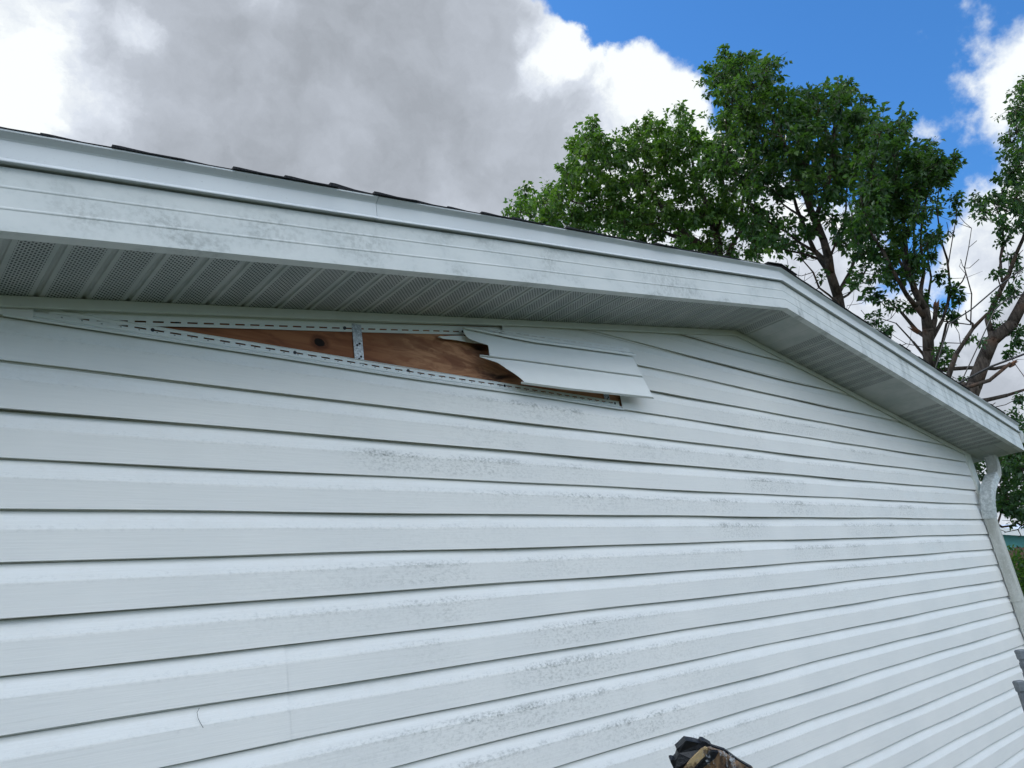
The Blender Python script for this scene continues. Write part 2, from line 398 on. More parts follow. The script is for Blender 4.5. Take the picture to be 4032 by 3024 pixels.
# corner posts
mb = MB()
mb.box((XR - .002, -.026, .06), (XP, .0, rz(XP) + .01)); mb.box((XP, -.026, .06), (XP + .021, .09, rz(XP)))
mb.box((XR + .008, -.0275, .06), (XR + .014, -.025, rz(XP) + .01))
hb(mb, 'corner_post', M_trim, clip=[rr_])
mb = MB(); mb.box((XL - .09, -.021, .06), (XL + .002, .0, rz(XL))); mb.box((XL - .09 - .02, -.021, .06), (XL - .09, .09, rz(XL) - .02))
hb(mb, 'corner_post', M_trim, clip=[rl])

# rake trim along the top of the wall (J channel with hanging nail flange over the hole)
def rake_strip(xa, xb, prof, n=1, cap=True):
    mb_ = MB(); n = max(1, n); rings = []
    for i in range(n + 1):
        X = xa + (xb - xa) * i / n; rings.append([(X, y, rz(X) + dz) for y, dz in prof])
    mb_.loft(rings, cap=cap); return mb_
JP = [(-.0235, .001), (-.0280, -.001), (-.0285, -.0265), (-.0270, -.0295), (-.0225, -.0295), (-.0225, -.024), (-.004, -.026), (-.004, .001)]
def jp_sag(xa, xb, n):
    mb_ = MB(); rings = []
    for i in range(n + 1):
        X = xa + (xb - xa) * i / n
        s_ = .003 * math.sin(X * 2.3) * (1 if X > -5.45 else .3)
        rings.append([(X, y, rz(X) + dz + (s_ if dz < -.02 else 0)) for y, dz in JP])
    mb_.loft(rings); return mb_
hb(jp_sag(XL - .02, -4.551, 30), 'rake_trim', M_trim)
hb(jp_sag(-4.556, XA, 12), 'rake_trim', M_trim)
hb(jp_sag(XA, XR + .012, 10), 'rake_trim', M_trim)

def slotted(P, u0, u1, v0, v1, vs0, vs1, pitch, slot, key=10, mb_=None, phase=0.0):
    """strip with real slots; P(u, v) -> point; keyholes every `key` slots"""
    mb_ = mb_ or MB()
    def rect(a, b, c, d):
        n = max(1, int(abs(b - a) / .06))
        for i in range(n):
            p0, p1 = a + (b - a) * i / n, a + (b - a) * (i + 1) / n
            mb_.quad(P(p0, c), P(p1, c), P(p1, d), P(p0, d))
    k = 0; u = u0
    while u < u1 - 1e-6:
        e_ = min(u + pitch, u1)
        rect(u, e_, v0, vs0); rect(u, e_, vs1, v1)
        s0 = u + (pitch - slot) / 2; s1 = s0 + slot
        if s1 < e_:
            rect(u, s0, vs0, vs1); rect(s1, e_, vs0, vs1)
        else: rect(u, e_, vs0, vs1)
        k += 1; u = e_
    return mb_
# flange of the rake trim hanging over the plywood
def Pfl(u, v): return (u, -.0035 - .002 * math.sin(u * 5), rz(u) - .026 - v)
mb = slotted(Pfl, -6.52, -4.70, 0, .034, .0195, .0245, .0445, .028)
hb(mb, 'nail_flange', M_hem, fix=True, solid=.0012)
mb = MB()
for X in (-6.004, -5.488, -4.998):
    mb = MB(); c_ = Vector((X, -.0048, rz(X) - .048)); mb.tube([c_ + Vector((0, .002, 0)), c_ - Vector((0, .0008, 0))], .0055, 10)
    hb(mb, 'nail', M_nail)
# top lock and nail hem of the panel below the hole
zl = ZO + 4 * S
def Pl(u, v, y): return (u, y, zl + v + wob(u, 0, 4))
mb = MB()
LP = [(-.004, .004), (-.0150, .004), (-.0155, -.0035), (-.0172, -.0035), (-.0185, .0005), (-.0165, .0040), (-.0120, .0065), (-.0095, .0085), (-.0130, .0110), (-.0135, .0135), (-.0090, .0150), (-.0062, .0160), (-.004, .0165)]
n = 34; rings = []
for i in range(n + 1):
    X = -6.40 + (-4.163 + 6.40) * i / n; rings.append([(X, y, zl + dz + wob(X, 0, 4)) for y, dz in LP])
mb.loft(rings)
hb(mb, 'panel_lock', M_hem, clip=[(Vector((XA, 0, ZA + ZO - .028)), Vector((-ML, 0, 1)))])
mb = slotted(lambda u, v: (u, -.0062, zl + .016 + v + wob(u, 0, 4)), -6.52, -4.175, 0, .0205, .0080, .0125, .0445, .029)
mb.quad((-6.32, -.0085, zl + .0375), (-4.175, -.0085, zl + .0375), (-4.175, -.0062, zl + .0355), (-6.32, -.0062, zl + .0355))
u = -6.28                                         # pressed marks in the hem
while u < -4.19:
    z_ = zl + .0195 + wob(u, 0, 4); mb.quad((u, -.0074, z_), (u + .004, -.0074, z_), (u + .004, -.0074, z_ + .0028), (u, -.0074, z_ + .0028), mi=1); u += .0445
M_stamp = mat('pressed_mark', lambda q, p, co, out: setp(q, p, color=(.34, .36, .37), rough=.6))
hem = hb(mb, 'nail_hem', [M_hem, M_stamp], solid=.0012)
mb = MB()
for X in (-6.067, -5.665, -5.259, -4.83, -4.204):
    mb = MB(); c_ = Vector((X, -.0075, zl + .0262)); mb.tube([c_ + Vector((0, .002, 0)), c_ - Vector((0, .001, 0))], .0052, 10)
    hb(mb, 'nail', M_nail)
# steel straps
for (x0, x1, tilt) in ((-5.460, -5.426, .002), (-4.262, -4.229, .001)):
    mb = MB(); zb = zl + .02; zt = rz(x0) - .03
    mb.hexa([(x0 + tilt, -.0035, zb), (x1 + tilt, -.0035, zb), (x1 + tilt, -.0012, zb), (x0 + tilt, -.0012, zb)],
            [(x0, -.0035, zt), (x1, -.0035, zt), (x1, -.0012, zt), (x0, -.0012, zt)])
    st = hb(mb, 'metal_strap', M_galv)
    mb = MB(); xm = (x0 + x1) / 2
    for dx, dz in ((.006, .095), (-.003, .088), (.008, .050), (.001, .041), (.010, .018)):
        if zl + dz > zt: continue
        mb = MB(); c_ = Vector((xm + dx, -.0036, zl + dz)); mb.tube([c_ + Vector((0, .001, 0)), c_ - Vector((0, .0016, 0))], .0038, 8)
        hb(mb, 'nail', M_nail, parent=st)

# ------------------------------------------------------------ torn, loose double panel hanging over the hole
def cw(x, y): return (1800 + x / 3.16, 1250 + y / 3.16)
def c2(x, y): return (1300 + x / 1.58, 1100 + y / 1.58)
def pl(pts, x):
    if x <= pts[0][0]: a, b = pts[0], pts[1]
    else:
        for a, b in zip(pts, pts[1:]):
            if x <= b[0]: break
    t = (x - a[0]) / (b[0] - a[0]); return a[1] + (b[1] - a[1]) * t
Ltop = [cw(-60, 118), cw(60, 145), cw(640, 262), c2(1260, 395), c2(1880, 478)]
Lmid = [cw(280, 490), cw(800, 548), c2(1945, 612)]
Lbot = [cw(795, 826), cw(1400, 905), c2(2015, 744)]
XRt = {0: c2(1880, 475)[0], 1: c2(1945, 612)[0], 2: c2(2015, 744)[0]}
def Yp(v, s_): return -.036 - .022 * v - .010 * s_
def Ppanel(x, v, dy=0.0):
    yt, ym, yb = pl(Ltop, x), pl(Lmid, x), pl(Lbot, x)
    y = yt + (ym - yt) * v if v <= 1 else ym + (yb - ym) * (v - 1)
    s_ = (x - 1800) / 780.
    return onY(x, y, Yp(v, s_) + dy)
tear = [(0, 1822), (.12, 1826), (.22, 1834), (.30, 1842), (.34, 1850), (.38, 1868), (.42, 1896), (.46, 1921), (.6, 1924), (.8, 1926), (.93, 1928)]
tear2 = [(1.0, 1889), (1.03, 1901), (1.12, 1939), (1.17, 1958), (1.20, 1967), (1.21, 1963), (1.30, 1982), (1.38, 1990), (1.5, 2012), (1.62, 2032), (1.78, 2053), (1.93, 2068), (1.97, 2069)]
rightx = lambda v: XRt[0] + (XRt[1] - XRt[0]) * v if v <= 1 else XRt[1] + (XRt[2] - XRt[1]) * (v - 1)
def course(v0, tr, mb_):
    # from top (cove) down to the lip, then the return under it
    vs = [0, .05, .10, .18, .26, .33, .40, .46, .52, .58, .66, .74, .82, .86, .89, .905]
    dys = [.0100, .0096, .0085, .0060, .0036, .0018, .0008, .0004, 0, 0, 0, 0, 0, -.0002, -.0008, -.0008]
    rings = []
    for t, dy in zip(vs, dys):
        v = v0 + t; xl = pl([(a, b) for a, b in tr], v); xr = rightx(v)
        row = []
        for i in range(41):
            x = xl + (xr - xl) * i / 40; row.append(Ppanel(x, v, dy))
        rings.append(row)
    # bottom return lip, sticking out to the spike
    for vv, dy in ((.915, .0010), (1.0, .0150)):
        v = v0 + vv; xl = tear2[0][1] if v0 == 0 else cw(795, 820)[0]; xr = rightx(v)
        rings.append([Ppanel(xl + (xr - xl) * i / 40, v, dy) + Vector((0, 0, 0)) for i in range(41)])
    mb_.loft(rings, cap=False, closed=False)
mb = MB(); course(0, tear, mb); course(1, tear2, mb)
tp = hb(mb, 'torn_siding_panel', M_panel_back, fix=False, smooth=False, solid=.0014)
tag(tp, 'loose broken white siding panel with ragged left end')
# its lock and nail hem
mb = MB()
def Phem(u, v):
    p0 = Ppanel(u, 0, .009); return p0 + Vector((0, .004 * (v > .012), v))
rings = []
for i in range(41):
    x = 1822 + (XRt[0] + 4 - 1822) * i / 40; b = Ppanel(x, 0, .009)
    sq = min(1, .35 + i / 22)
    rings.append([b + Vector((0, dy, dz * sq)) for dy, dz in ((0, .004), (-.0115, .004), (-.0120, -.0035), (-.0140, -.0030), (-.0155, .0055), (-.0100, .0105), (-.0020, .0115), (-.0065, .0140), (-.0045, .0170), (0, .0180))])
mb.loft(rings)
hb(mb, 'lock', M_hem, parent=tp)
mb = slotted(lambda u, v: Ppanel(u, 0, .0085) + Vector((0, -.002 + v * .1, .017 + v * min(1, .3 + (u - 1900) / 260))), 1905, XRt[0] - 8, 0, .021, .009, .0135, 31, 20)
hb(mb, 'nail_hem', M_hem, parent=tp, solid=.0012)
# broken shard left behind it
mb = MB()
sh = [c2(675, 355), c2(700, 368), c2(780, 377), c2(880, 395), c2(985, 404), c2(985, 372), c2(900, 358), c2(830, 350), c2(760, 351)]
f_ = [onY(a, b, -.016) for a, b in sh]
mb.hexa(f_, [q + Vector((0, .002, 0)) for q in f_])
a = [onY(*c2(675, 358), -.0165), onY(*c2(985, 402), -.0165)]
mb.quad(a[0], a[1], a[1] + Vector((0, .012, .002)), a[0] + Vector((0, .012, .002)))
tag(hb(mb, 'siding_shard', M_panel_back, fix=False), 'pointed broken shard of white siding')

# ------------------------------------------------------------ soffit
PIT = .1016; X0G = -16.397
def soffit(xa, xb, side):
    mb_ = MB(); y0, y1 = -D + .004, -.004
    k0 = math.floor((xa - X0G) / PIT); xs = [(xa, 0)]
    k = k0
    while True:
        gx = X0G + k * PIT
        if gx - .012 > xb: break
        for dx, dz in ((-.0075, 0), (-.0045, .0045), (.0, .0065), (.0040, .0050), (.0065, 0)):
            x = gx + dx
            if xa < x < xb: xs.append((x, dz))
        k += 1
    xs.append((xb, 0)); xs.sort()
    for (a, za), (b, zb) in zip(xs, xs[1:]):
        xm = (a + b) / 2
        solid_ = (-2.965 < xm < -2.66) or (-1.79 < xm < -1.15)
        if solid_: za, zb = za * .12, zb * .12
        mi = 1 if solid_ else 0
        mb_.quad((a, y0, rz(a) + za), (b, y0, rz(b) + zb), (b, y1, rz(b) + zb), (a, y1, rz(a) + za), mi=mi)
    return mb_
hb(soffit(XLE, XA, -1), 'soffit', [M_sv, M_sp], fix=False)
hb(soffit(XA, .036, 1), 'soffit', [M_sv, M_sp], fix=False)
# corner return, boards running along the rake
mb = MB()
for i, (ya, yb) in enumerate(((-.336, -.232), (-.229, -.125), (-.122, -.018), (-.015, .1))):
    mb.hexa([(.040, ya, rz(.040) - .001), (XE, ya, rz(XE) - .001), (XE, yb, rz(XE) - .001), (.040, yb, rz(.040) - .001)],
            [(.040, ya, rz(.040) + .004), (XE, ya, rz(XE) + .004), (XE, yb, rz(XE) + .004), (.040, yb, rz(.040) + .004)])
mb.hexa([(XP + .03, .1, rz(XE) - .0), (XE, .1, rz(XE) - .0), (XE, YB, rz(XE)), (XP + .03, YB, rz(XE))], [(XP + .03, .1, rz(XE) + .004), (XE, .1, rz(XE) + .004), (XE, YB, rz(XE) + .004), (XP + .03, YB, rz(XE) + .004)])
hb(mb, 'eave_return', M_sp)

# ------------------------------------------------------------ fascia and drip edge
def ribbed():
    p_ = [(-D + .032, -.001), (-D + .032, -.003), (-D, -.003)]
    for r in (1 / 3., 2 / 3.):
        z = HF * r
        p_ += [(-D, z - .0045), (-D - .0013, z - .0020), (-D - .0014, z + .0006), (-D - .0002, z + .0030)]
    p_ += [(-D, HF - .0035), (-D + .016, HF - .003), (-D + .016, HF + .03), (-D + .02, HF + .03), (-D + .02, .004), (-D + .024, .004)]
    return p_
def cp(prof, xa, xb, n=1, dy=0):
    mb_ = MB(); rings = []
    for i in range(n + 1):
        X = xa + (xb - xa) * i / n; rings.append([(X, y + dy + .0012 * math.sin(X * 4.1), rz(X) + dz) for y, dz in prof])
    mb_.loft(rings); return mb_
FP = ribbed(); XJ = -4.855
hb(cp(FP, XLE, XJ + .02, 30, -.0014), 'fascia', M_fascia)
hb(cp(FP, XJ, XA, 14), 'fascia', M_fascia)
hb(cp(FP, XA, XE, 20), 'fascia', M_fascia)
z1 = HF; z2 = HF + HC
DP = [(-D + .014, z1 + .004), (-D - .016, z1 + .0005), (-D - .0165, z1 + .0025), (-D - .0085, z1 + .0125), (-D - .0085, z2 - .016), (-D - .0115, z2 - .0125), (-D - .025, z2 - .0035),
      (-D - .0255, z2), (-D + .05, z2), (-D + .05, z2 - .004), (-D + .014, z2 - .006)]
XJ2 = onY(1486, 850, -.35).x
hb(cp(DP, XLE, XJ2, 26, -.0016), 'drip_edge', M_cap)
hb(cp(DP, XJ2 + .0022, XA, 14), 'drip_edge', M_cap)
hb(cp(DP, XA, XE + .02, 20), 'drip_edge', M_cap)

# ------------------------------------------------------------ shingles
rs = random.Random(3)
for side in (-1, 1):
    mb = MB(); xs_end = XLE - .02 if side < 0 else XE + .03
    L = abs(xs_end - XA); n = int(L / .1380) + 1
    ph = (XA - (-5.72)) % .1380 if side < 0 else 0
    for i in range(-1, n + 1):
        dlo = min(L, max(0, ph + i * .1380 + .1380)); dhi = max(0, ph + i * .1380 - .02)
        if dlo <= dhi: continue
        xl_, xh = XA + side * dlo, XA + side * dhi
        t = rs.uniform(.0048, .0075) if side < 0 else rs.uniform(.002, .004)
        if side < 0 and i == 18: t = .015
        zb = z2 + .0008
        y = -D - .030 + rs.uniform(-.006, .004)
        seg = 10; yy = [y] + [-.2 + (YB + .5) * j / seg for j in range(seg + 1)]
        zl_, zh = rz(xl_), rz(xh)
        lift = rs.uniform(0, .0012)
        prof = [(xl_, zl_ + zb), (xh, zh + zb), (xh, zh + zb + .003), (xl_ + (xh - xl_) * .5, (zl_ + zh) / 2 + zb + t * .45), (xl_ + (xh - xl_) * .1, zl_ + (zh - zl_) * .1 + zb + t + lift), (xl_, zl_ + zb + t + lift)]
        mb.loft([[(px, yv, pz) for px, pz in prof] for yv in (y, YB + .3)])
    hb(mb, 'shingles', M_shing)
mb = MB()
for j in range(40):
    y0 = -D - .035 + j * .165
    for sgn, mm in ((-1, ML), (1, MR)):
        a = [(XA, y0, ZA + ZO + z2 + .014), (XA + sgn * .15, y0, ZA + ZO + z2 + .011 - mm * .15), (XA + sgn * .15, y0 + .2, ZA + ZO + z2 + .006 - mm * .15), (XA, y0 + .2, ZA + ZO + z2 + .008)]
        mb.hexa(a, [(x, y, z + .005) for x, y, z in a])
hb(mb, 'ridge_cap', M_shing)

# ------------------------------------------------------------ gutter and downspout
gut = MB()
ze = rz(XE) + HF
GP = [(XE + .002, ze + .035), (XE + .002, ze - .085), (XE + .065, ze - .085), (XE + .078, ze - .05), (XE + .105, ze - .02), (XE + .112, ze + .02), (XE + .104, ze + .02), (XE + .098, ze - .015), (XE + .07, ze - .047), (XE + .060, ze - .079), (XE + .006, ze - .079), (XE + .006, ze + .035)]
gut.loft([[(x, y, z) for x, z in GP] for y in (-D - .004, YB)])
gut.box((XE + .002, -D - .006, ze - .085), (XE + .075, -D - .0035, ze - .02)); gut.box((XE + .002, -D - .0062, ze - .021), (XE + .11, -D - .0036, ze + .021))
hb(gut, 'gutter', M_spout)
# side eave fascia
mb = MB(); mb.box((XE - .018, -D + .021, rz(XE) + .001), (XE, YB, rz(XE) + HF + .03)); hb(mb, 'fascia', M_fascia)
mb = MB(); mb.box((XLE, -D + .021, rz(XLE) + .001), (XLE + .018, YB, rz(XLE) + HF + .03)); hb(mb, 'fascia', M_fascia)

def rrect(c, a, b, wa, wb, n=4, rib=0):
    """corrugated rounded rectangle ring around c with axes a, b"""
    pts = []
    per = []
    r = .010
    def side(p0, p1, nn):
        for i in range(nn): per.append((p0[0] + (p1[0] - p0[0]) * i / nn, p0[1] + (p1[1] - p0[1]) * i / nn, i % 2 and 0 < i))
    x, y = wa / 2, wb / 2
    side((-x + r, -y), (x - r, -y), 9); side((x - r * .3, -y + r * .3), (x, -y + r), 1); side((x, -y + r), (x, y - r), 13); side((x - r * .3, y - r * .3), (x - r, y), 1)
    side((x - r, y), (-x + r, y), 9); side((-x + r * .3, y - r * .3), (-x, y - r), 1); side((-x, y - r), (-x, -y + r), 13); side((-x + r * .3, -y + r * .3), (-x + r, -y), 1)
    for px, py, k in per:
        s_ = 1 - (rib / (wa / 2) if k else 0)
        pts.append(c + a * px * s_ + b * py * s_)
    return pts
def spout(path, wx, wy, rib=.0022, pleat=None, mb_=None):
    mb_ = mb_ or MB(); rings = []
    P = [Vector(p) for p in path]
    for i, p in enumerate(P):
        t = (P[min(i + 1, len(P) - 1)] - P[max(0, i - 1)]).normalized()
        b = Vector((0, 1, 0)); b = (b - t * b.dot(t)).normalized(); a = b.cross(t).normalized()
        s_ = 1 + (pleat * (1 if i % 2 else -1) if pleat else 0)
        rings.append(rrect(p, a, b, wx * s_, wy * s_, rib=rib))
    mb_.loft(rings); return mb_
def bez(p0, p1, p2, p3, n):
    o = []
    for i in range(n + 1):
        t = i / n; o.append(Vector(p0) * (1 - t) ** 3 + Vector(p1) * 3 * t * (1 - t) ** 2 + Vector(p2) * 3 * t * t * (1 - t) + Vector(p3) * t ** 3)
    return o
ds = hb(spout([(-.016, -.061, .12), (-.016, -.061, ZO - .6), (-.016, -.061, ZO + .02)], .058, .080, .0022), 'downspout', M_spout)
e1 = bez((.345, -.108, ZO + .56), (.345, -.108, ZO + .44), (.385, -.104, ZO + .36), (.20, -.104, ZO + .305), 16)
hb(spout(e1, .064, .088, .002), 'upper_elbow', M_spout, parent=ds)
e2 = bez((.225, -.104, ZO + .318), (.03, -.104, ZO + .225), (-.060, -.098, ZO + .19), (-.016, -.061, ZO + .0), 24)
hb(spout(e2, .070, .092, .001, .016), 'lower_elbow', M_seal, parent=ds)
mb = MB(); mb.box((-.047, -.0985, ZO - .62), (.015, -.012, ZO - .60)); hb(mb, 'strap', M_spout, parent=ds)

# fibre stuck on the siding
mb = MB()
pts = [onY(x, y, -.0185) for x, y in ((785, 2788), (776, 2805), (780, 2828), (790, 2848), (800, 2865))]
mb.tube(pts, .0005, 5)
tag(mb.build('plant_fibre', M_nail), 'thin curled dark fibre clinging to the lower left siding', 'fibre')

# ------------------------------------------------------------ ground
def m_grass(q, p, co, out):
    n = q.noise(co, 1.2, 6, .65); n2 = q.noise(co, 40, 6, .7)
    c = q.mix(q.ramp(n, .35, .65), (.045, .055, .027), (.08, .076, .050)); c = q.mix(q.m('MULTIPLY', q.ramp(n2, .3, .7), .5), c, (.03, .06, .015))
    setp(q, p, color=c, rough=.95, spec=.1, normal=bump(q, n2, .8, .03))
M_grass = mat('lawn', m_grass)
mb = MB(); mb.quad((-600, -600, 0), (600, -600, 0), (600, 600, 0), (-600, 600, 0))
tag(mb.build('ground', M_grass, fix=False), kind='structure')

# ------------------------------------------------------------ trees
def m_bark(q, p, co, out):
    n = q.noise(q.vscale(co, (14, 14, 3.5)), 1.4, 7, .7); n2 = q.noise(co, 3, 3)
    c = q.mix(q.ramp(n, .35, .68), (.085, .070, .058), (.026, .020, .017)); c = q.mix(q.m('MULTIPLY', q.ramp(n2, .5, .7), .6), c, (.11, .06, .038))
    setp(q, p, color=c, rough=.9, spec=.15, normal=bump(q, n, .9, .02))
M_bark = mat('bark', m_bark)
M_wood = mat('split_wood', lambda q, p, co, out: setp(q, p, color=q.mix(q.noise(q.vscale(co, (3, 3, 30)), 3), (.20, .095, .05), (.09, .04, .022)), rough=.85))
def m_leaf(ca, cb, cc):
    def f(q, p, co, out):
        geo = q.n('ShaderNodeNewGeometry'); ri = geo.outputs['Random Per Island']
        n = q.noise(co, 1.3, 4, .6)
        c = q.mix(q.m('ADD', q.ramp(ri, .0, 1.0, -.15, .55, False), q.ramp(q.noise(co, 3.5, 2), .35, .65, 0, .6), clamp=True), ca, cb)
        c = q.mix(q.m('MULTIPLY', q.ramp(n, .50, .66), .8), c, cc)
        p.inputs['Roughness'].default_value = .42; p.inputs['Specular IOR Level'].default_value = .45
        q.nt.links.new(c, p.inputs['Base Color'])
        tr = q.n('ShaderNodeBsdfTranslucent', i={'Color': q.mix(.5, c, (.13, .30, .01))})
        mx = q.n('ShaderNodeMixShader', i={0: .42, 1: p.outputs[0], 2: tr.outputs[0]})
        q.nt.links.new(mx.outputs[0], out.inputs[0])
    return f
M_leafA = mat('leaf_bright', m_leaf((.030, .085, .020), (.085, .175, .028), (.15, .25, .035)))
M_leafB = mat('leaf_mid', m_leaf((.018, .055, .022), (.045, .108, .030), (.085, .160, .03)))
M_leafC = mat('leaf_dark', m_leaf((.020, .060, .028), (.042, .098, .038), (.06, .12, .03)))

def inpoly(x, y, P):
    c = False; j = len(P) - 1
    for i in range(len(P)):
        if (P[i][1] > y) != (P[j][1] > y) and x < (P[j][0] - P[i][0]) * (y - P[i][1]) / (P[j][1] - P[i][1]) + P[i][0]: c = not c
        j = i
    return c
def tree(label, depth, limbs, polys, extra, leafmat, seed, bare=(), leaf=.104, group=None, spread=1.6, broken=()):
    R = random.Random(seed); depth = depth * 1.22
    nodes = []      # pos, parent, minradius
    def add(pos, par, rad): nodes.append([pos, par, rad]); return len(nodes) - 1
    def nearest(pos, biased=True):
        best, bi = 1e9, 0
        for i, (p, par, r) in enumerate(nodes):
            d = (p - pos).length
            if biased: d += max(0, p.z - pos.z + .1) * 1.2
            if d < best: best, bi = d, i
        return bi
    # drawn limbs
    for li, lb in enumerate(limbs):
        pts = [(at(x, y, depth + dd), r) for x, y, dd, r in lb]
        if li == 0:
            b = pts[0][0]; base = Vector((b.x + .15, b.y + .1, 0)); root = add(base, -1, pts[0][1] * 1.5)
            add(Vector((b.x + .07, b.y + .05, b.z * .5)), root, pts[0][1] * 1.15)
            prev = 1
        else: prev = nearest(pts[0][0], False)
        for k in range(len(pts)):
            p1, r1 = pts[k]; p0, r0 = nodes[prev][0].copy(), (pts[k - 1][1] if k else r1)
            n_ = max(1, int((p1 - p0).length / .28))
            for i in range(1, n_ + 1):
                t = i / n_; pos = p0.lerp(p1, t)
                if i < n_ or True: pos = pos + Vector([R.uniform(-1, 1) for _ in range(3)]) * (.035 if t < 1 else .02)
                prev = add(pos, prev, r0 + (r1 - r0) * t)
    cl = []
    for (poly, spc, rad, layers, dens) in polys:
        xs = [p[0] for p in poly]; ys = [p[1] for p in poly]
        for L in range(layers):
            acc = []
            for _ in range(900):
                x, y = R.uniform(min(xs), max(xs)), R.uniform(min(ys), max(ys))
                if not inpoly(x, y, poly): continue
                if any((x - a) ** 2 + (y - b) ** 2 < spc * spc for a, b in acc): continue
                acc.append((x, y))
            dl = (L - (layers - 1) / 2) * (2 * spread / max(1, layers))
            for x, y in acc: cl.append((at(x, y, depth + dl + R.uniform(-.5, .5)), rad * R.uniform(.75, 1.25), dens))
    for (x, y, rad, dens) in extra: cl.append((at(x, y, depth + R.uniform(-.6, .6)), rad, dens))
    def grow(target, r0=.004, wob_=.10):
        bi = nearest(target); p0 = nodes[bi][0].copy(); dist = (target - p0).length
        n_ = max(2, int(dist / .2)); prev = bi
        bendv = Vector((R.uniform(-1, 1), R.uniform(-1, 1), R.uniform(-.9, .1))) * dist * .16
        for i in range(1, n_ + 1):
            t = i / n_; pos = p0.lerp(target, t) + bendv * math.sin(math.pi * t) + Vector([R.uniform(-1, 1) for _ in range(3)]) * .03 * (t < 1)
            prev = add(pos, prev, r0)
        return prev
    cl.sort(key=lambda c: min((n_[0] - c[0]).length for n_ in nodes[::3]))
    tw = MB(); lv = []; lf = []
    def leafat(pos, dirv, size):
        # pointed oval leaf folded along the midrib
        d = dirv.normalized(); s_ = d.cross(Vector((R.uniform(-1, 1), R.uniform(-1, 1), R.uniform(.2, 1.6)))).normalized(); up = s_.cross(d)
        w_ = size * R.uniform(.26, .36); n0 = len(lv); dr = Vector((0, 0, -size * .18))
        lv.extend([pos, pos + d * size * .45 + s_ * w_ + up * w_ * .35, pos + d * size + dr, pos + d * size * .45 - s_ * w_ + up * w_ * .35])
        lf.append((n0, n0 + 1, n0 + 2)); lf.append((n0, n0 + 2, n0 + 3))
    for (c, rad, dens) in cl:
        e_ = grow(c)
        for s_ in range(int(R.uniform(.8, 1.2) * dens)):
            v = Vector([R.gauss(0, 1) for _ in range(3)]).normalized() * rad * (R.uniform(.35, 1.15) if R.random() < .8 else R.uniform(1.1, 1.65))
            v.z = v.z * .9 + .05
            tip = c + v; a = nodes[e_][0]; mid = a.lerp(tip, .5) + Vector([R.uniform(-1, 1) for _ in range(3)]) * .05
            tw.tube([a, mid, tip], [.0045, .0035, .0015], 3, cap=False)
            nl = R.randint(9, 15); ax = (tip - mid).normalized()
            sz = leaf * R.uniform(.6, 1.4)
            for j in range(nl):
                t = R.uniform(.15, 1.05); b = (mid.lerp(tip, t) if j > 2 else a.lerp(tip, R.uniform(.4, 1)))
                o_ = Vector([R.gauss(0, 1) for _ in range(3)]); o_ = (o_ - ax * o_.dot(ax) * .3).normalized()
                dv = (ax * .5 + o_ + Vector((0, 0, -.35)))
                leafat(b + o_ * R.uniform(0, .05), dv, sz * R.uniform(.7, 1.2))
    for (x, y, dd) in bare:
        grow(at(x, y, depth + dd), .003)
    # dead twiglets
    for _ in range(len(nodes) // 14):
        i = R.randrange(2, len(nodes)); p = nodes[i][0]
        q_ = p + Vector((R.uniform(-.5, .5), R.uniform(-.5, .5), R.uniform(-.1, .6)))
        mid = p.lerp(q_, .5) + Vector([R.uniform(-.06, .06) for _ in range(3)])
        tw.tube([p, mid, q_], [.007, .005, .002], 3, cap=False)
    # radii by the pipe model
    acc = [0.0] * len(nodes); E = 2.35
    rad_ = [0.0] * len(nodes)
    for i in range(len(nodes) - 1, -1, -1):
        r = max(nodes[i][2], acc[i] ** (1 / E) if acc[i] else .0055)
        rad_[i] = min(r, .30)
        if nodes[i][1] >= 0: acc[nodes[i][1]] += rad_[i] ** E * .97
    for i, (p, par, _) in enumerate(nodes):
        if par < 0: continue
        r0 = min(rad_[par], rad_[i] * 1.35); r1 = rad_[i]; sd_ = 9 if r1 > .05 else (6 if r1 > .015 else 4)
        d = (p - nodes[par][0]); 
        if d.length < 1e-4: continue
        tw.tube([nodes[par][0] - d.normalized() * r0 * .25, nodes[par][0].lerp(p, .5), p + d.normalized() * r1 * .3], [r0, (r0 + r1) / 2, r1], sd_)
    b = nodes[0][0]; root = empty('broadleaf_tree', b)
    tag(root, label, 'tree', group)
    tr = tw.build('trunk', M_bark, root, smooth=True, fix=False); tr.location = -b
    me = bpy.data.meshes.new('crown'); me.from_pydata(lv, [], lf); me.materials.append(leafmat)
    cr_ = bpy.data.objects.new('crown', me); C.objects.link(cr_); cr_.parent = root; cr_.location = -b
    for (x, y, dd, r, dx, dy, L_) in broken:
        p = at(x, y, depth + dd); q_ = at(x + dx, y + dy, depth + dd)
        mb_ = MB(); d = (q_ - p).normalized()
        a = d.cross(Vector((0, 0, 1))).normalized() if abs(d.z) < .9 else Vector((1, 0, 0)); b2 = a.cross(d)
        for k in range(7):
            an = k * .9; o_ = (a * math.cos(an) + b2 * math.sin(an)) * r * .6
            mb_.tube([p + o_ * .8, p + o_ + d * L_ * .5, p + o_ * 1.2 + d * L_ * R.uniform(.6, 1.2)], [r * .5, r * .38, r * .04], 5)
        o = mb_.build('splintered_wood', M_wood, root, fix=False); o.location = -b
    print(label, 'nodes', len(nodes), 'leaves', len(lf) // 2, 'clumps', len(cl))
GT = 'trees behind the house'
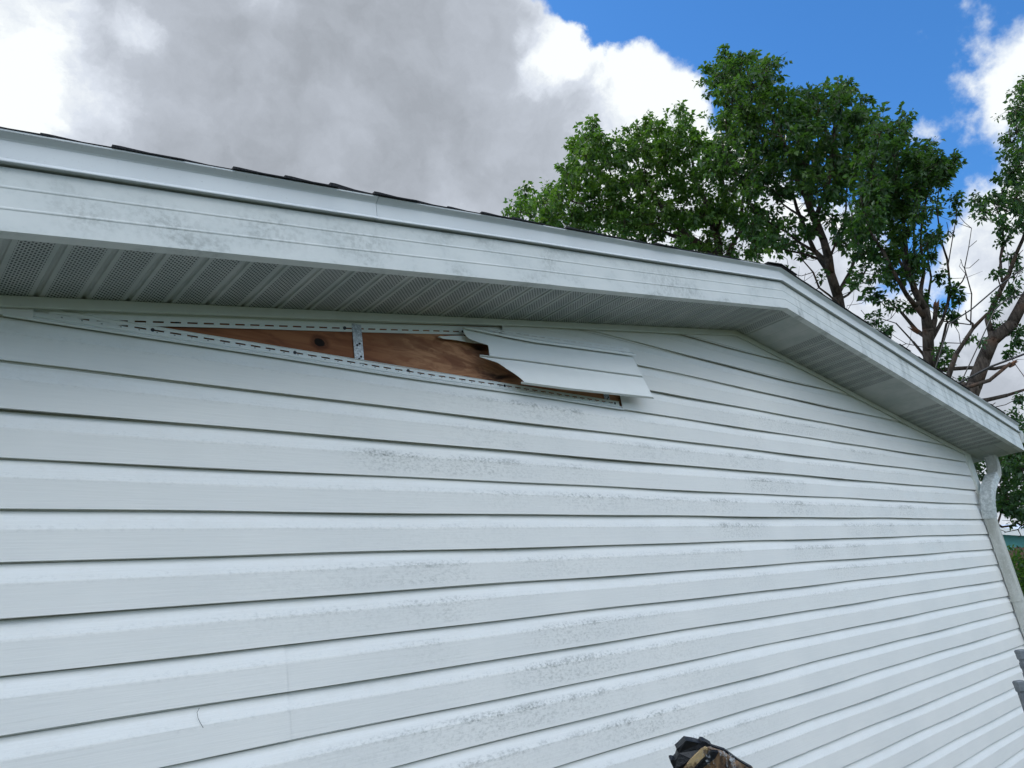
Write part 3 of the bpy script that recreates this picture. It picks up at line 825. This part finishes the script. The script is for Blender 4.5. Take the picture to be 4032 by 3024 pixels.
tree('leafy green tree farthest left, rounded crown above the roof slope', 15, [
    [(1575, 640, 0, 0.123), (1560, 575, 0, 0.107), (1545, 500, 0, 0.082), (1520, 430, .1, 0.057), (1500, 370, .2, 0.041), (1480, 290, .2, 0.016)],
    [(1555, 560, 0, 0.074), (1500, 520, -.3, 0.066), (1440, 470, -.4, 0.045), (1400, 400, -.4, 0.033), (1370, 330, -.4, 0.016)],
    [(1500, 525, -.3, 0.057), (1430, 500, .2, 0.041), (1360, 470, .4, 0.033), (1280, 440, .6, 0.025), (1190, 430, .8, 0.012)],
    [(1560, 575, 0, 0.066), (1600, 500, .3, 0.049), (1605, 430, .5, 0.037), (1620, 360, .6, 0.016)],
    [(1400, 480, .2, 0.033), (1340, 410, 0, 0.025), (1290, 330, 0, 0.012)],
    [(1545, 500, 0, 0.049), (1570, 440, -.5, 0.037), (1560, 380, -.6, 0.025), (1540, 320, -.6, 0.016)]],
    [([(1108, 462), (1135, 420), (1185, 408), (1222, 360), (1248, 300), (1275, 280), (1310, 305), (1360, 302), (1405, 268), (1440, 278), (1475, 252), (1512, 290), (1560, 330), (1600, 380), (1600, 450), (1540, 480), (1430, 490), (1330, 490), (1180, 480)], 37, .33, 4, 13),
     ([(1330, 480), (1620, 450), (1680, 520), (1640, 570), (1500, 540)], 44, .30, 3, 12)],
    [(1100, 462, .18, 8), (1275, 272, .2, 9), (1470, 240, .2, 9), (1130, 412, .2, 8), (1405, 262, .18, 7), (1180, 470, .3, 14), (1260, 490, .3, 14), (1340, 505, .3, 14), (1420, 520, .3, 14), (1490, 545, .25, 10), (1230, 505, .2, 10), (1380, 530, .25, 10), (1450, 560, .2, 9)], M_leafA, 11, group=GT, leaf=.108,
    bare=[(1480, 560, 0), (1620, 560, 0), (1660, 540, 0), (1540, 560, .5), (1600, 540, -.5)])
tree('tallest green tree with its forked dark trunk showing just right of the roof ridge', 13, [
    [(1818, 690, 0, 0.112), (1808, 640, 0, 0.102), (1795, 590, 0, 0.085), (1780, 520, 0, 0.075), (1755, 460, 0, 0.066), (1728, 400, 0, 0.056), (1705, 340, 0, 0.046), (1685, 290, 0, 0.036), (1650, 220, 0, 0.023), (1610, 150, 0, 0.010)],
    [(1790, 570, 0, 0.059), (1760, 540, .2, 0.049), (1735, 480, .3, 0.043), (1715, 420, .4, 0.033), (1650, 380, .5, 0.023), (1600, 330, .5, 0.013)],
    [(1760, 470, 0, 0.052), (1790, 410, -.3, 0.039), (1795, 330, -.4, 0.030), (1800, 250, -.4, 0.020), (1815, 195, -.4, 0.010)],
    [(1806, 640, 0, 0.052), (1835, 590, .2, 0.039), (1865, 520, .3, 0.033), (1890, 450, .4, 0.026), (1885, 350, .4, 0.020), (1872, 260, .4, 0.008)],
    [(1760, 545, .2, 0.033), (1700, 500, 0, 0.026), (1660, 480, -.2, 0.020), (1620, 440, -.3, 0.013)],
    [(1728, 400, 0, 0.039), (1740, 320, .4, 0.030), (1745, 240, .5, 0.013)],
    [(1690, 300, 0, 0.030), (1600, 250, .3, 0.020), (1560, 190, .4, 0.010)],
    [(1798, 600, .2, .03), (1770, 560, .4, .026), (1700, 540, .5, .02), (1640, 520, .5, .01)],
    [(1808, 650, .3, .03), (1850, 620, .5, .024), (1880, 570, .6, .018), (1900, 520, .6, .01)],
    [(1790, 560, .2, .03), (1820, 480, .5, .024), (1830, 400, .6, .018), (1835, 320, .6, .01)],
    [(1812, 660, -.3, .026), (1770, 620, -.5, .02), (1735, 560, -.6, .014), (1720, 500, -.6, .008)],
    [(1740, 470, .2, .028), (1690, 440, .5, .02), (1665, 380, .6, .014), (1655, 320, .6, .008)]],
    [([(1542, 195), (1548, 155), (1575, 130), (1640, 142), (1662, 148), (1680, 195), (1712, 240), (1742, 208), (1790, 208), (1820, 195), (1830, 232), (1868, 232), (1880, 265), (1885, 320), (1850, 390), (1780, 410), (1700, 400), (1600, 400), (1555, 330), (1555, 270)], 37, .31, 4, 12),
     ([(1600, 395), (1900, 390), (1905, 480), (1860, 560), (1790, 500), (1690, 540), (1620, 520)], 50, .25, 3, 10)],
    [(1572, 120, .2, 10), (1610, 122, .16, 8), (1660, 135, .2, 9), (1530, 158, .16, 8), (1825, 180, .18, 8), (1868, 216, .16, 8), (1740, 560, .16, 6), (1700, 590, .2, 8), (1668, 600, .2, 8), (1850, 600, .16, 6), (1775, 600, .12, 4), (1745, 635, .1, 4)], M_leafB, 23, group=GT,
    bare=[(1690, 470, 0), (1700, 560, 0), (1720, 600, .2), (1860, 620, 0), (1870, 560, .3), (1840, 540, 0), (1740, 590, 0), (1830, 660, 0), (1880, 640, 0), (1660, 520, 0), (1855, 690, .1)])
tree('many stemmed green tree whose storm broken trunk stands over the right roof slope', 11, [
    [(2012, 860, 0, 0.105), (2008, 800, 0, 0.098), (2008, 760, 0, 0.095), (2003, 715, 0, 0.079), (1995, 670, 0, 0.066), (1975, 625, 0, 0.056), (1960, 570, 0, 0.046), (1952, 510, 0, 0.039), (1945, 440, 0, 0.033), (1935, 360, 0, 0.020), (1930, 290, 0, 0.010)],
    [(1998, 690, 0, 0.046), (1960, 640, -.2, 0.039), (1930, 585, -.3, 0.033), (1905, 543, -.3, 0.030), (1878, 500, -.3, 0.023), (1860, 420, -.3, 0.013)],
    [(2005, 730, 0, 0.046), (1980, 715, .2, 0.036), (1948, 676, .3, 0.026), (1915, 650, .3, 0.016)],
    [(2006, 735, 0, 0.052), (2018, 690, 0, 0.046), (2021, 665, 0, 0.033)],
    [(2012, 735, 0, 0.039), (2037, 692, .2, 0.030), (2047, 660, .2, 0.023), (2054, 616, .2, 0.020), (2047, 559, .2, 0.017), (2031, 516, .1, 0.015), (2026, 450, 0, 0.011), (2032, 380, 0, 0.007)],
    [(1985, 650, 0, 0.039), (1995, 590, .3, 0.030), (1990, 520, .4, 0.023), (2000, 440, .4, 0.016), (2010, 360, .4, 0.008)],
    [(1972, 620, 0, 0.033), (1940, 560, .4, 0.026), (1915, 480, .6, 0.020), (1905, 380, .6, 0.010)],
    [(2095, 700, .2, 0.011), (2097, 635, .2, 0.011), (2086, 579, .2, 0.009), (2094, 533, .2, 0.007), (2100, 493, .2, 0.004)],
    [(2054, 640, .2, 0.015), (2080, 605, .2, 0.011), (2086, 590, .2, 0.009)],
    [(2048, 570, .2, 0.013), (2060, 510, .1, 0.011), (2066, 440, .1, 0.007)],
    [(2012, 800, -.2, 0.046), (2050, 797, -.5, 0.036), (2097, 796, -.6, 0.033), (2150, 795, -.7, 0.030), (2180, 791, -.7, 0.026)],
    [(2020, 790, .2, 0.033), (2035, 740, .3, 0.023), (2045, 700, .4, 0.020), (2070, 680, .4, 0.010)],
    [(1990, 660, .2, .03), (1970, 590, .5, .026), (1975, 520, .6, .022), (1968, 450, .6, .014), (1975, 380, .6, .008)],
    [(1965, 600, 0, .028), (1930, 520, .3, .024), (1925, 450, .4, .018), (1915, 370, .4, .009)],
    [(1915, 560, -.2, .024), (1870, 560, .2, .02), (1840, 500, .3, .015), (1835, 430, .3, .008)],
    [(2008, 760, .2, .03), (2000, 680, .6, .026), (2010, 600, .7, .02), (2005, 520, .7, .012)],
    [(2012, 800, .3, .03), (1975, 740, .5, .022), (1935, 700, .6, .015), (1900, 690, .6, .008)]],
    [([(1905, 270), (1945, 285), (1968, 330), (2010, 335), (2050, 358), (2055, 378), (2010, 415), (1985, 470), (1900, 480), (1868, 430), (1880, 330)], 36, .24, 4, 11),
     ([(1850, 440), (2000, 440), (2015, 520), (1990, 600), (1900, 600), (1850, 540)], 44, .21, 3, 10)],
    [(2060, 350, .13, 9), (1955, 268, .14, 8), (2066, 430, .13, 7), (2070, 465, .10, 5), (2050, 510, .08, 3), (1905, 645, .18, 8), (1890, 635, .13, 6), (1930, 665, .15, 6), (2060, 625, .13, 7), (2070, 650, .11, 5),
     (2040, 680, .15, 8), (2055, 690, .14, 7), (1975, 660, .2, 10), (1990, 640, .16, 7), (1860, 590, .14, 5), (2035, 590, .14, 6), (2020, 560, .12, 5), (1895, 700, .14, 7), (1915, 715, .12, 6), (2040, 790, .16, 7), (2060, 815, .14, 6), (2035, 760, .12, 5), (2020, 825, .13, 5), (2100, 735, .09, 4), (1840, 620, .12, 4)], M_leafB, 31, group=GT, leaf=.092,
    bare=[(1900, 760, 0), (1880, 720, 0), (1920, 790, 0), (1945, 770, 0), (1930, 740, .2), (2075, 560, 0), (2115, 560, .2), (1830, 580, 0), (1850, 650, .2), (1870, 690, 0), (2110, 520, .2), (2060, 700, 0), (1955, 790, .1), (2045, 480, 0), (1860, 670, .4), (1900, 730, .4)],
    spread=.9, broken=[(2021, 668, 0, .05, 3, -20, .18), (1985, 718, .15, .045, -16, -10, .2), (2180, 791, -.7, .035, 12, -6, .16)])
tree('tree at the right edge with a thick reddish limb curving out of view', 9.5, [
    [(2060, 940, 0, .13), (2088, 880, 0, .12), (2105, 835, 0, .11), (2125, 780, 0, .10), (2146, 738, 0, .095), (2185, 700, 0, .085), (2212, 648, 0, .075), (2250, 590, 0, .06), (2280, 500, 0, .04), (2290, 350, 0, .02)],
    [(2146, 738, 0, .05), (2140, 715, .1, .045), (2137, 692, .1, .042), (2150, 652, .1, .04), (2180, 590, .1, .035), (2197, 549, .1, .03), (2212, 513, .1, .028), (2235, 430, .1, .022), (2245, 320, .1, .012)],
    [(2045, 830, .3, .045), (2067, 764, .3, .038), (2104, 708, .3, .030), (2130, 676, .2, .022), (2145, 668, .1, .015)],
    [(2100, 700, .3, .018), (2090, 690, .3, .014), (2085, 668, .3, .008)],
    [(2168, 610, .1, .02), (2164, 560, .2, .018), (2163, 480, .2, .014), (2150, 440, .2, .008)],
    [(2060, 855, -.4, .03), (2077, 840, -.4, .03), (2137, 824, -.4, .03), (2163, 803, -.4, .028), (2183, 787, -.4, .024)],
    [(2095, 870, .2, .04), (2130, 866, .2, .035), (2173, 852, .2, .03), (2230, 835, .2, .02), (2290, 900, .2, .015)]],
    [([(2203, 195), (2290, 180), (2330, 500), (2215, 470), (2190, 420), (2178, 350), (2195, 310), (2188, 290)], 42, .22, 3, 12),
     ([(2112, 432), (2155, 425), (2205, 440), (2215, 500), (2180, 520), (2115, 470)], 34, .12, 2, 5),
     ([(2160, 1000), (2190, 955), (2300, 930), (2330, 1130), (2200, 1120), (2150, 1080)], 36, .20, 3, 12)],
    [(2185, 310, .12, 7), (2180, 340, .12, 7), (2120, 450, .09, 5), (2115, 430, .08, 4), (2170, 530, .1, 5), (2185, 560, .12, 6), (2200, 590, .1, 5), (2155, 600, .08, 4), (2195, 630, .1, 6), (2180, 640, .1, 5), (2160, 650, .09, 5), (2140, 680, .09, 4), (2150, 710, .09, 4),
     (2200, 745, .13, 8), (2180, 765, .13, 7), (2205, 720, .1, 5), (2115, 745, .08, 4), (2195, 900, .12, 7), (2200, 860, .1, 5), (2205, 930, .12, 7), (2140, 430, .07, 4), (2175, 455, .1, 5), (2200, 1020, .14, 8), (2185, 1000, .14, 8), (2150, 1010, .12, 6),
     (2112, 1010, .10, 6), (2100, 1000, .08, 4), (2125, 1035, .08, 4), (2105, 1035, .09, 5), (2165, 1100, .10, 5), (2190, 1135, .07, 3)], M_leafC, 47, group=GT, leaf=.072,
    bare=[(2170, 1150, 0), (2200, 1160, 0), (2150, 1140, 0), (2190, 500, 0), (2120, 840, 0), (2150, 870, 0), (2160, 980, .2), (2210, 540, .2), (2125, 900, .2)], spread=.8,
    broken=[(2183, 787, -.4, .022, 10, -6, .12)])

# ------------------------------------------------------------ overhead cables
M_cable = mat('cable_jacket', lambda q, p, co, out: setp(q, p, color=(.02, .02, .022), rough=.5))
def cable(label, pts, r, depth):
    mb_ = MB(); P = [at(x, y, d) for x, y, d in pts]; out_ = []
    for a, b in zip(P, P[1:]):
        for i in range(12): out_.append(a.lerp(b, i / 12))
    out_.append(P[-1]); L_ = len(out_)
    out_ = [p - Vector((0, 0, .0)) for p in out_]
    mb_.tube(out_, r, 6)
    tag(mb_.build('overhead_cable', M_cable, smooth=True), label, 'cable', 'overhead cables through the trees')
cable('thin dark cable rising through the gap of blue sky at right', [(1990, 900, 9), (2050, 700, 8.9), (2099, 668, 8.8), (2155, 620, 8.7), (2212, 578, 8.6), (2500, 380, 8)], .008, 9)
cable('black cable just above the broken horizontal branch', [(1960, 940, 8), (2070, 828, 8), (2140, 792, 7.9), (2212, 765, 7.8), (2600, 640, 7)], .012, 8)
cable('dark cable crossing the thick reddish limb at right', [(2060, 860, 8.4), (2150, 668, 8.4), (2170, 650, 8.4), (2212, 634, 8.3), (2500, 520, 8)], .007, 8)

# ------------------------------------------------------------ neighbouring house, hedge and fence
M_teal = mat('teal_paint', lambda q, p, co, out: setp(q, p, color=q.mix(q.noise(co, 1.5, 5), (.10, .34, .33), (.16, .44, .42)), rough=.7))
M_white = mat('white_paint', lambda q, p, co, out: setp(q, p, color=q.mix(q.noise(co, 3, 4), (.78, .79, .78), (.66, .67, .66)), rough=.6))
M_roofw = mat('pale_metal_roof', lambda q, p, co, out: setp(q, p, color=q.mix(q.noise(co, 4, 4), (.55, .60, .70), (.35, .45, .62)), rough=.5))
M_glass = mat('window_glass', lambda q, p, co, out: setp(q, p, color=(.03, .035, .04), rough=.08, spec=.8))
M_fence = mat('brown_boards', lambda q, p, co, out: setp(q, p, color=q.mix(q.noise(q.vscale(co, (9, 9, 1)), 1, 5), (.16, .10, .065), (.085, .055, .04)), rough=.9))
c0 = at(2235, 1165, 26); fz = Vector((FW.x, FW.y, 0)).normalized()
nb = empty('neighbour_house', (c0.x, c0.y, 0), math.atan2(fz.x * -1, fz.y) * 1.0 - .9)
tag(nb, 'small teal house with white eaves and pale roof beyond the downspout', 'house')
ht = c0.z - .15
mb = MB(); mb.box((-5, -4, 0), (5, 4, ht - .75)); mb.build('wall', M_teal, nb)
mb = MB(); mb.hexa([(-5, -4.01, ht - .75), (5, -4.01, ht - .75), (0, -4.01, ht + .55)], [(-5, 4, ht - .75), (5, 4, ht - .75), (0, 4, ht + .55)]); mb.build('gable', M_teal, nb)
mb = MB()
for s_ in (-1, 1):
    mb.hexa([(0, -4.5, ht + .60), (s_ * 5.6, -4.5, ht - .86), (s_ * 5.6, 4.5, ht - .86), (0, 4.5, ht + .60)], [(0, -4.5, ht + .70), (s_ * 5.6, -4.5, ht - .76), (s_ * 5.6, 4.5, ht - .76), (0, 4.5, ht + .70)])
mb.build('roof', M_roofw, nb)
mb = MB()
for s_ in (-1, 1):
    mb.hexa([(0, -4.53, ht + .50), (s_ * 5.6, -4.53, ht - .96), (s_ * 5.6, -4.5, ht - .96), (0, -4.5, ht + .50)], [(0, -4.53, ht + .71), (s_ * 5.6, -4.53, ht - .75), (s_ * 5.6, -4.5, ht - .75), (0, -4.5, ht + .71)])
    mb.box((s_ * 5.58 - .02, -4.5, ht - .98), (s_ * 5.58 + .04, 4.5, ht - .77))
mb.box((-5.02, -4.06, ht - .85), (5.02, -4.0, ht - .68))
mb.build('eave_trim', M_white, nb)
for x in (-2.5, 2.2):
    mb = MB(); mb.box((x - .6, -4.06, .9), (x + .6, -4.02, 2.0)); wn = mb.build('window', M_glass, nb)
    mb = MB()
    for a, b in (((x - .68, -4.08, .82), (x - .6, -4.0, 2.08)), ((x + .6, -4.08, .82), (x + .68, -4.0, 2.08)), ((x - .6, -4.08, .82), (x + .6, -4.0, .9)), ((x - .6, -4.08, 2.0), (x + .6, -4.0, 2.08)), ((x - .6, -4.075, 1.43), (x + .6, -4.03, 1.47))): mb.box(a, b)
    mb.build('frame', M_white, wn)
# board fence
f0 = at(2150, 1300, 15); f1 = at(2330, 1240, 15)
fdir = Vector((f1.x - f0.x, f1.y - f0.y, 0)); fl = fdir.length; ang = math.atan2(fdir.y, fdir.x)
fo = empty('board_fence', (f0.x, f0.y, 0), ang); tag(fo, 'weathered brown board fence behind the shrub at the right edge', 'fence')
hz = at(2205, 1183, 15).z
mb = MB(); R9 = random.Random(5)
x = -4.0
while x < fl + 5: h_ = hz + R9.uniform(-.03, .03); mb.box((x, -.01, .03), (x + .135, .012, h_)); x += .142
mb.build('boards', M_fence, fo)
mb = MB(); mb.box((-4, .0125, .35), (fl + 5, .05, .45)); mb.box((-4, .0125, hz - .4), (fl + 5, .05, hz - .3)); mb.build('rail', M_fence, fo)
# shrub
def shrub(px, py, depth, r, seed, label):
    R = random.Random(seed); c = at(px, py, depth); lv, lf = [], []; root = empty('shrub', (c.x, c.y, 0)); tag(root, label, 'shrub')
    st = MB()
    for k in range(90):
        v = Vector([R.gauss(0, 1) for _ in range(3)]).normalized() * r * R.uniform(.5, 1); v.z *= .8
        tip = Vector((0, 0, c.z - r * .3)) + v
        if tip.z < .2: tip.z = .2
        st.tube([(0, 0, 0), (tip.x * .4, tip.y * .4, tip.z * .6), tip], [.02, .012, .003], 4)
        for j in range(70):
            b = tip + Vector([R.gauss(0, .13) for _ in range(3)]); d = Vector([R.gauss(0, 1) for _ in range(3)]).normalized(); s_ = d.cross(Vector((R.random(), R.random(), 1))).normalized()
            n0 = len(lv); L_ = R.uniform(.05, .09)
            lv.extend([b, b + d * L_ * .5 + s_ * L_ * .3, b + d * L_, b + d * L_ * .5 - s_ * L_ * .3]); lf.append((n0, n0 + 1, n0 + 2, n0 + 3))
    st.build('stems', M_bark, root, fix=False)
    me = bpy.data.meshes.new('foliage'); me.from_pydata(lv, [], lf); me.materials.append(M_leafC); o = bpy.data.objects.new('foliage', me); C.objects.link(o); o.parent = root
shrub(2235, 1245, 12, .72, 71, 'dark green shrub low at the right edge below the teal house')

# ------------------------------------------------------------ grey steel posts at the right edge
def m_steel(q, p, co, out):
    n = q.noise(co, 30, 5, .6)
    setp(q, p, color=q.mix(q.ramp(n, .35, .7), (.17, .19, .21), (.10, .11, .125)), rough=.55, metal=.3, normal=bump(q, n, .3, .001))
M_steel = mat('grey_steel', m_steel)
def post(px, py, depth, w_, label, arm):
    t = at(px, py, depth); o = empty('metal_post', (t.x, t.y, 0), -.72); tag(o, label, 'post', 'grey steel posts')
    h_ = t.z; mb_ = MB(); mb_.box((-w_ * .36, -w_ * .36, 0), (w_ * .36, w_ * .36, h_ - .03)); mb_.build('shaft', M_steel, o)
    mb_ = MB()
    def sq(r, z): return [Vector((a * r, b * r, z)) for a, b in ((-1, -.8), (-.8, -1), (.8, -1), (1, -.8), (1, .8), (.8, 1), (-.8, 1), (-1, .8))]
    mb_.loft([sq(w_ * .36, h_ - .040), sq(w_ * .5, h_ - .036), sq(w_ * .52, h_ - .014), sq(w_ * .54, h_ - .011), sq(w_ * .54, h_ - .004), sq(w_ * .44, h_)])
    mb_.build('cap', M_steel, o)
    if arm:
        mb_ = MB(); mb_.box((w_ * .361, -.006, h_ - .062), (.9, .006, h_ - .046)); mb_.build('rail', M_steel, o)
    else:
        mb_ = MB()
        for z in (h_ - .075, h_ - .115): mb_.loft([sq(w_ * .37, z), sq(w_ * .46, z + .004), sq(w_ * .46, z + .024), sq(w_ * .37, z + .028)])
        mb_.build('collar', M_steel, o)
post(2203, 1403, 3.1, .032, 'taller grey steel post with ribbed collars at the right edge', False)
post(2199, 1470, 2.8, .029, 'shorter grey steel post with a side rail at the right edge', True)

# ------------------------------------------------------------ taped timber end poking up at the bottom
def m_card(q, p, co, out):
    n = q.noise(q.vscale(co, (60, 60, 14)), 1, 6, .65, dist=1.0); n2 = q.noise(co, 30, 5, .6)
    c = q.mix(q.ramp(n, .3, .7), (.27, .175, .10), (.12, .072, .042)); c = q.mix(q.m('MULTIPLY', q.ramp(n2, .52, .66), .9), c, (.02, .016, .015))
    setp(q, p, color=c, rough=.5, spec=.4, normal=bump(q, n, .6, .003))
M_card = mat('stained_timber', m_card)
M_blk = mat('black_plastic', lambda q, p, co, out: setp(q, p, color=(.008, .009, .013), rough=.42, spec=.45, normal=bump(q, q.noise(co, 40, 4), .8, .006)))
def m_film(q, p, co, out):
    n = q.noise(q.vscale(co, (45, 45, 12)), 1, 5, .6, dist=2.5)
    p.inputs['Roughness'].default_value = .3; p.inputs['Base Color'].default_value = (.55, .60, .66, 1)
    tr = q.n('ShaderNodeBsdfTransparent'); mx = q.n('ShaderNodeMixShader', i={0: q.ramp(n, .52, .68, .0, .5), 1: tr.outputs[0], 2: p.outputs[0]}); q.nt.links.new(mx.outputs[0], out.inputs[0])
M_film = mat('torn_clear_film', m_film)
DT = 1.40
def sp(x, y, d=DT): return at((2560 + x / 5.267) / 1.8228, (2880 + y / 5.267) / 1.8228, d)   # from the enlarged crop
tb = sp(1200, 900); ax = (sp(2600, 1100, DT + .05) - sp(1300, 250, DT)).normalized()
root = empty('taped_timber', (tb.x, tb.y, tb.z)); tag(root, 'splintered brown timber end wrapped in black plastic and clear film', 'timber')
def local(v): return Vector(v) - tb
mb = MB()
# timber: brown faces running down to the ground
ring = [sp(1010, 350), sp(1180, 330), sp(1420, 400, DT + .02), sp(1900, 640, DT + .04), sp(2150, 780, DT + .05), sp(1500, 1100, DT + .01), sp(560, 880, DT + .0)]
bk = [q + FW * .012 for q in ring]
dn = Vector((.10, .02, -1.0))
r3 = [q + dn * .25 for q in ring]
cen = sum(ring, Vector()) / len(ring)
lowr = [cen + (q - cen) * .9 + dn * (cen.z - .02) for q in ring]
mb.hexa([local(q) for q in ring], [local(q) for q in bk])
mb.build('timber', M_card, root)
mb = MB()
a0, a1 = sp(1300, 800, DT + .03), None
foot = Vector((a0.x + .35, a0.y + .05, 0.0))
mb.tube([local(a0), local(a0.lerp(foot, .5)), local(foot)], [.055, .05, .045], 7); mb.build('shaft', M_card, root)
mb = MB()
blk = [(550, 370), (620, 310), (740, 188), (900, 215), (1050, 250), (1075, 200), (1130, 205), (1290, 300), (1180, 320), (1060, 370), (1020, 420), (860, 570), (740, 680), (640, 800), (500, 800), (430, 650), (425, 600), (460, 588), (520, 600), (560, 550), (590, 450)]
fr = [sp(x, y, DT - .026 + .004 * math.sin(x * .013)) for x, y in blk]
mb.hexa([local(q) for q in fr], [local(q + FW * .018) for q in fr])
blk2 = [(1200, 480), (1300, 415), (1420, 430), (1350, 560), (1240, 650), (1050, 790), (900, 830), (1020, 680)]
fr = [sp(x, y, DT - .020) for x, y in blk2]; mb.hexa([local(q) for q in fr], [local(q + FW * .008) for q in fr])
blk3 = [(1130, 205), (1290, 300), (1560, 385), (1880, 620), (2120, 755), (2060, 760), (1800, 600), (1520, 410), (1260, 320)]
fr = [sp(x, y, DT - .012) for x, y in blk3]; mb.hexa([local(q) for q in fr], [local(q + FW * .008) for q in fr])
mb.build('black_wrap', M_blk, root)
mb = MB()
fr = [sp(x, y, DT - .034) for x, y in ((640, 860), (860, 570), (1020, 420), (1070, 365), (1150, 325), (1190, 345), (1185, 450), (1130, 520), (1050, 590), (900, 760), (800, 880))]
mb.hexa([local(q) for q in fr], [local(q + FW * .004) for q in fr])
M_tape = mat('brown_tape', lambda q, p, co, out: setp(q, p, color=q.mix(q.ramp(q.noise(co, 45, 5, .6), .48, .62), (.42, .31, .17), (.10, .07, .045)), rough=.35, spec=.5, normal=bump(q, q.noise(co, 70, 4), .6, .004)))
mb.build('tape', M_tape, root)
mb = MB(); nx, ny = 26, 12; R5 = random.Random(9)
grid = [[sp(960 + 1090 * i / nx, 215 + (i / nx) ** 1.2 * 420 + j / ny * 420, DT - .048 + R5.uniform(-.006, .006)) for i in range(nx + 1)] for j in range(ny + 1)]
for j in range(ny):
    for i in range(nx): mb.quad(*[local(q) for q in (grid[j][i], grid[j][i + 1], grid[j + 1][i + 1], grid[j + 1][i])])
mb.build('clear_film', M_film, root, smooth=True)
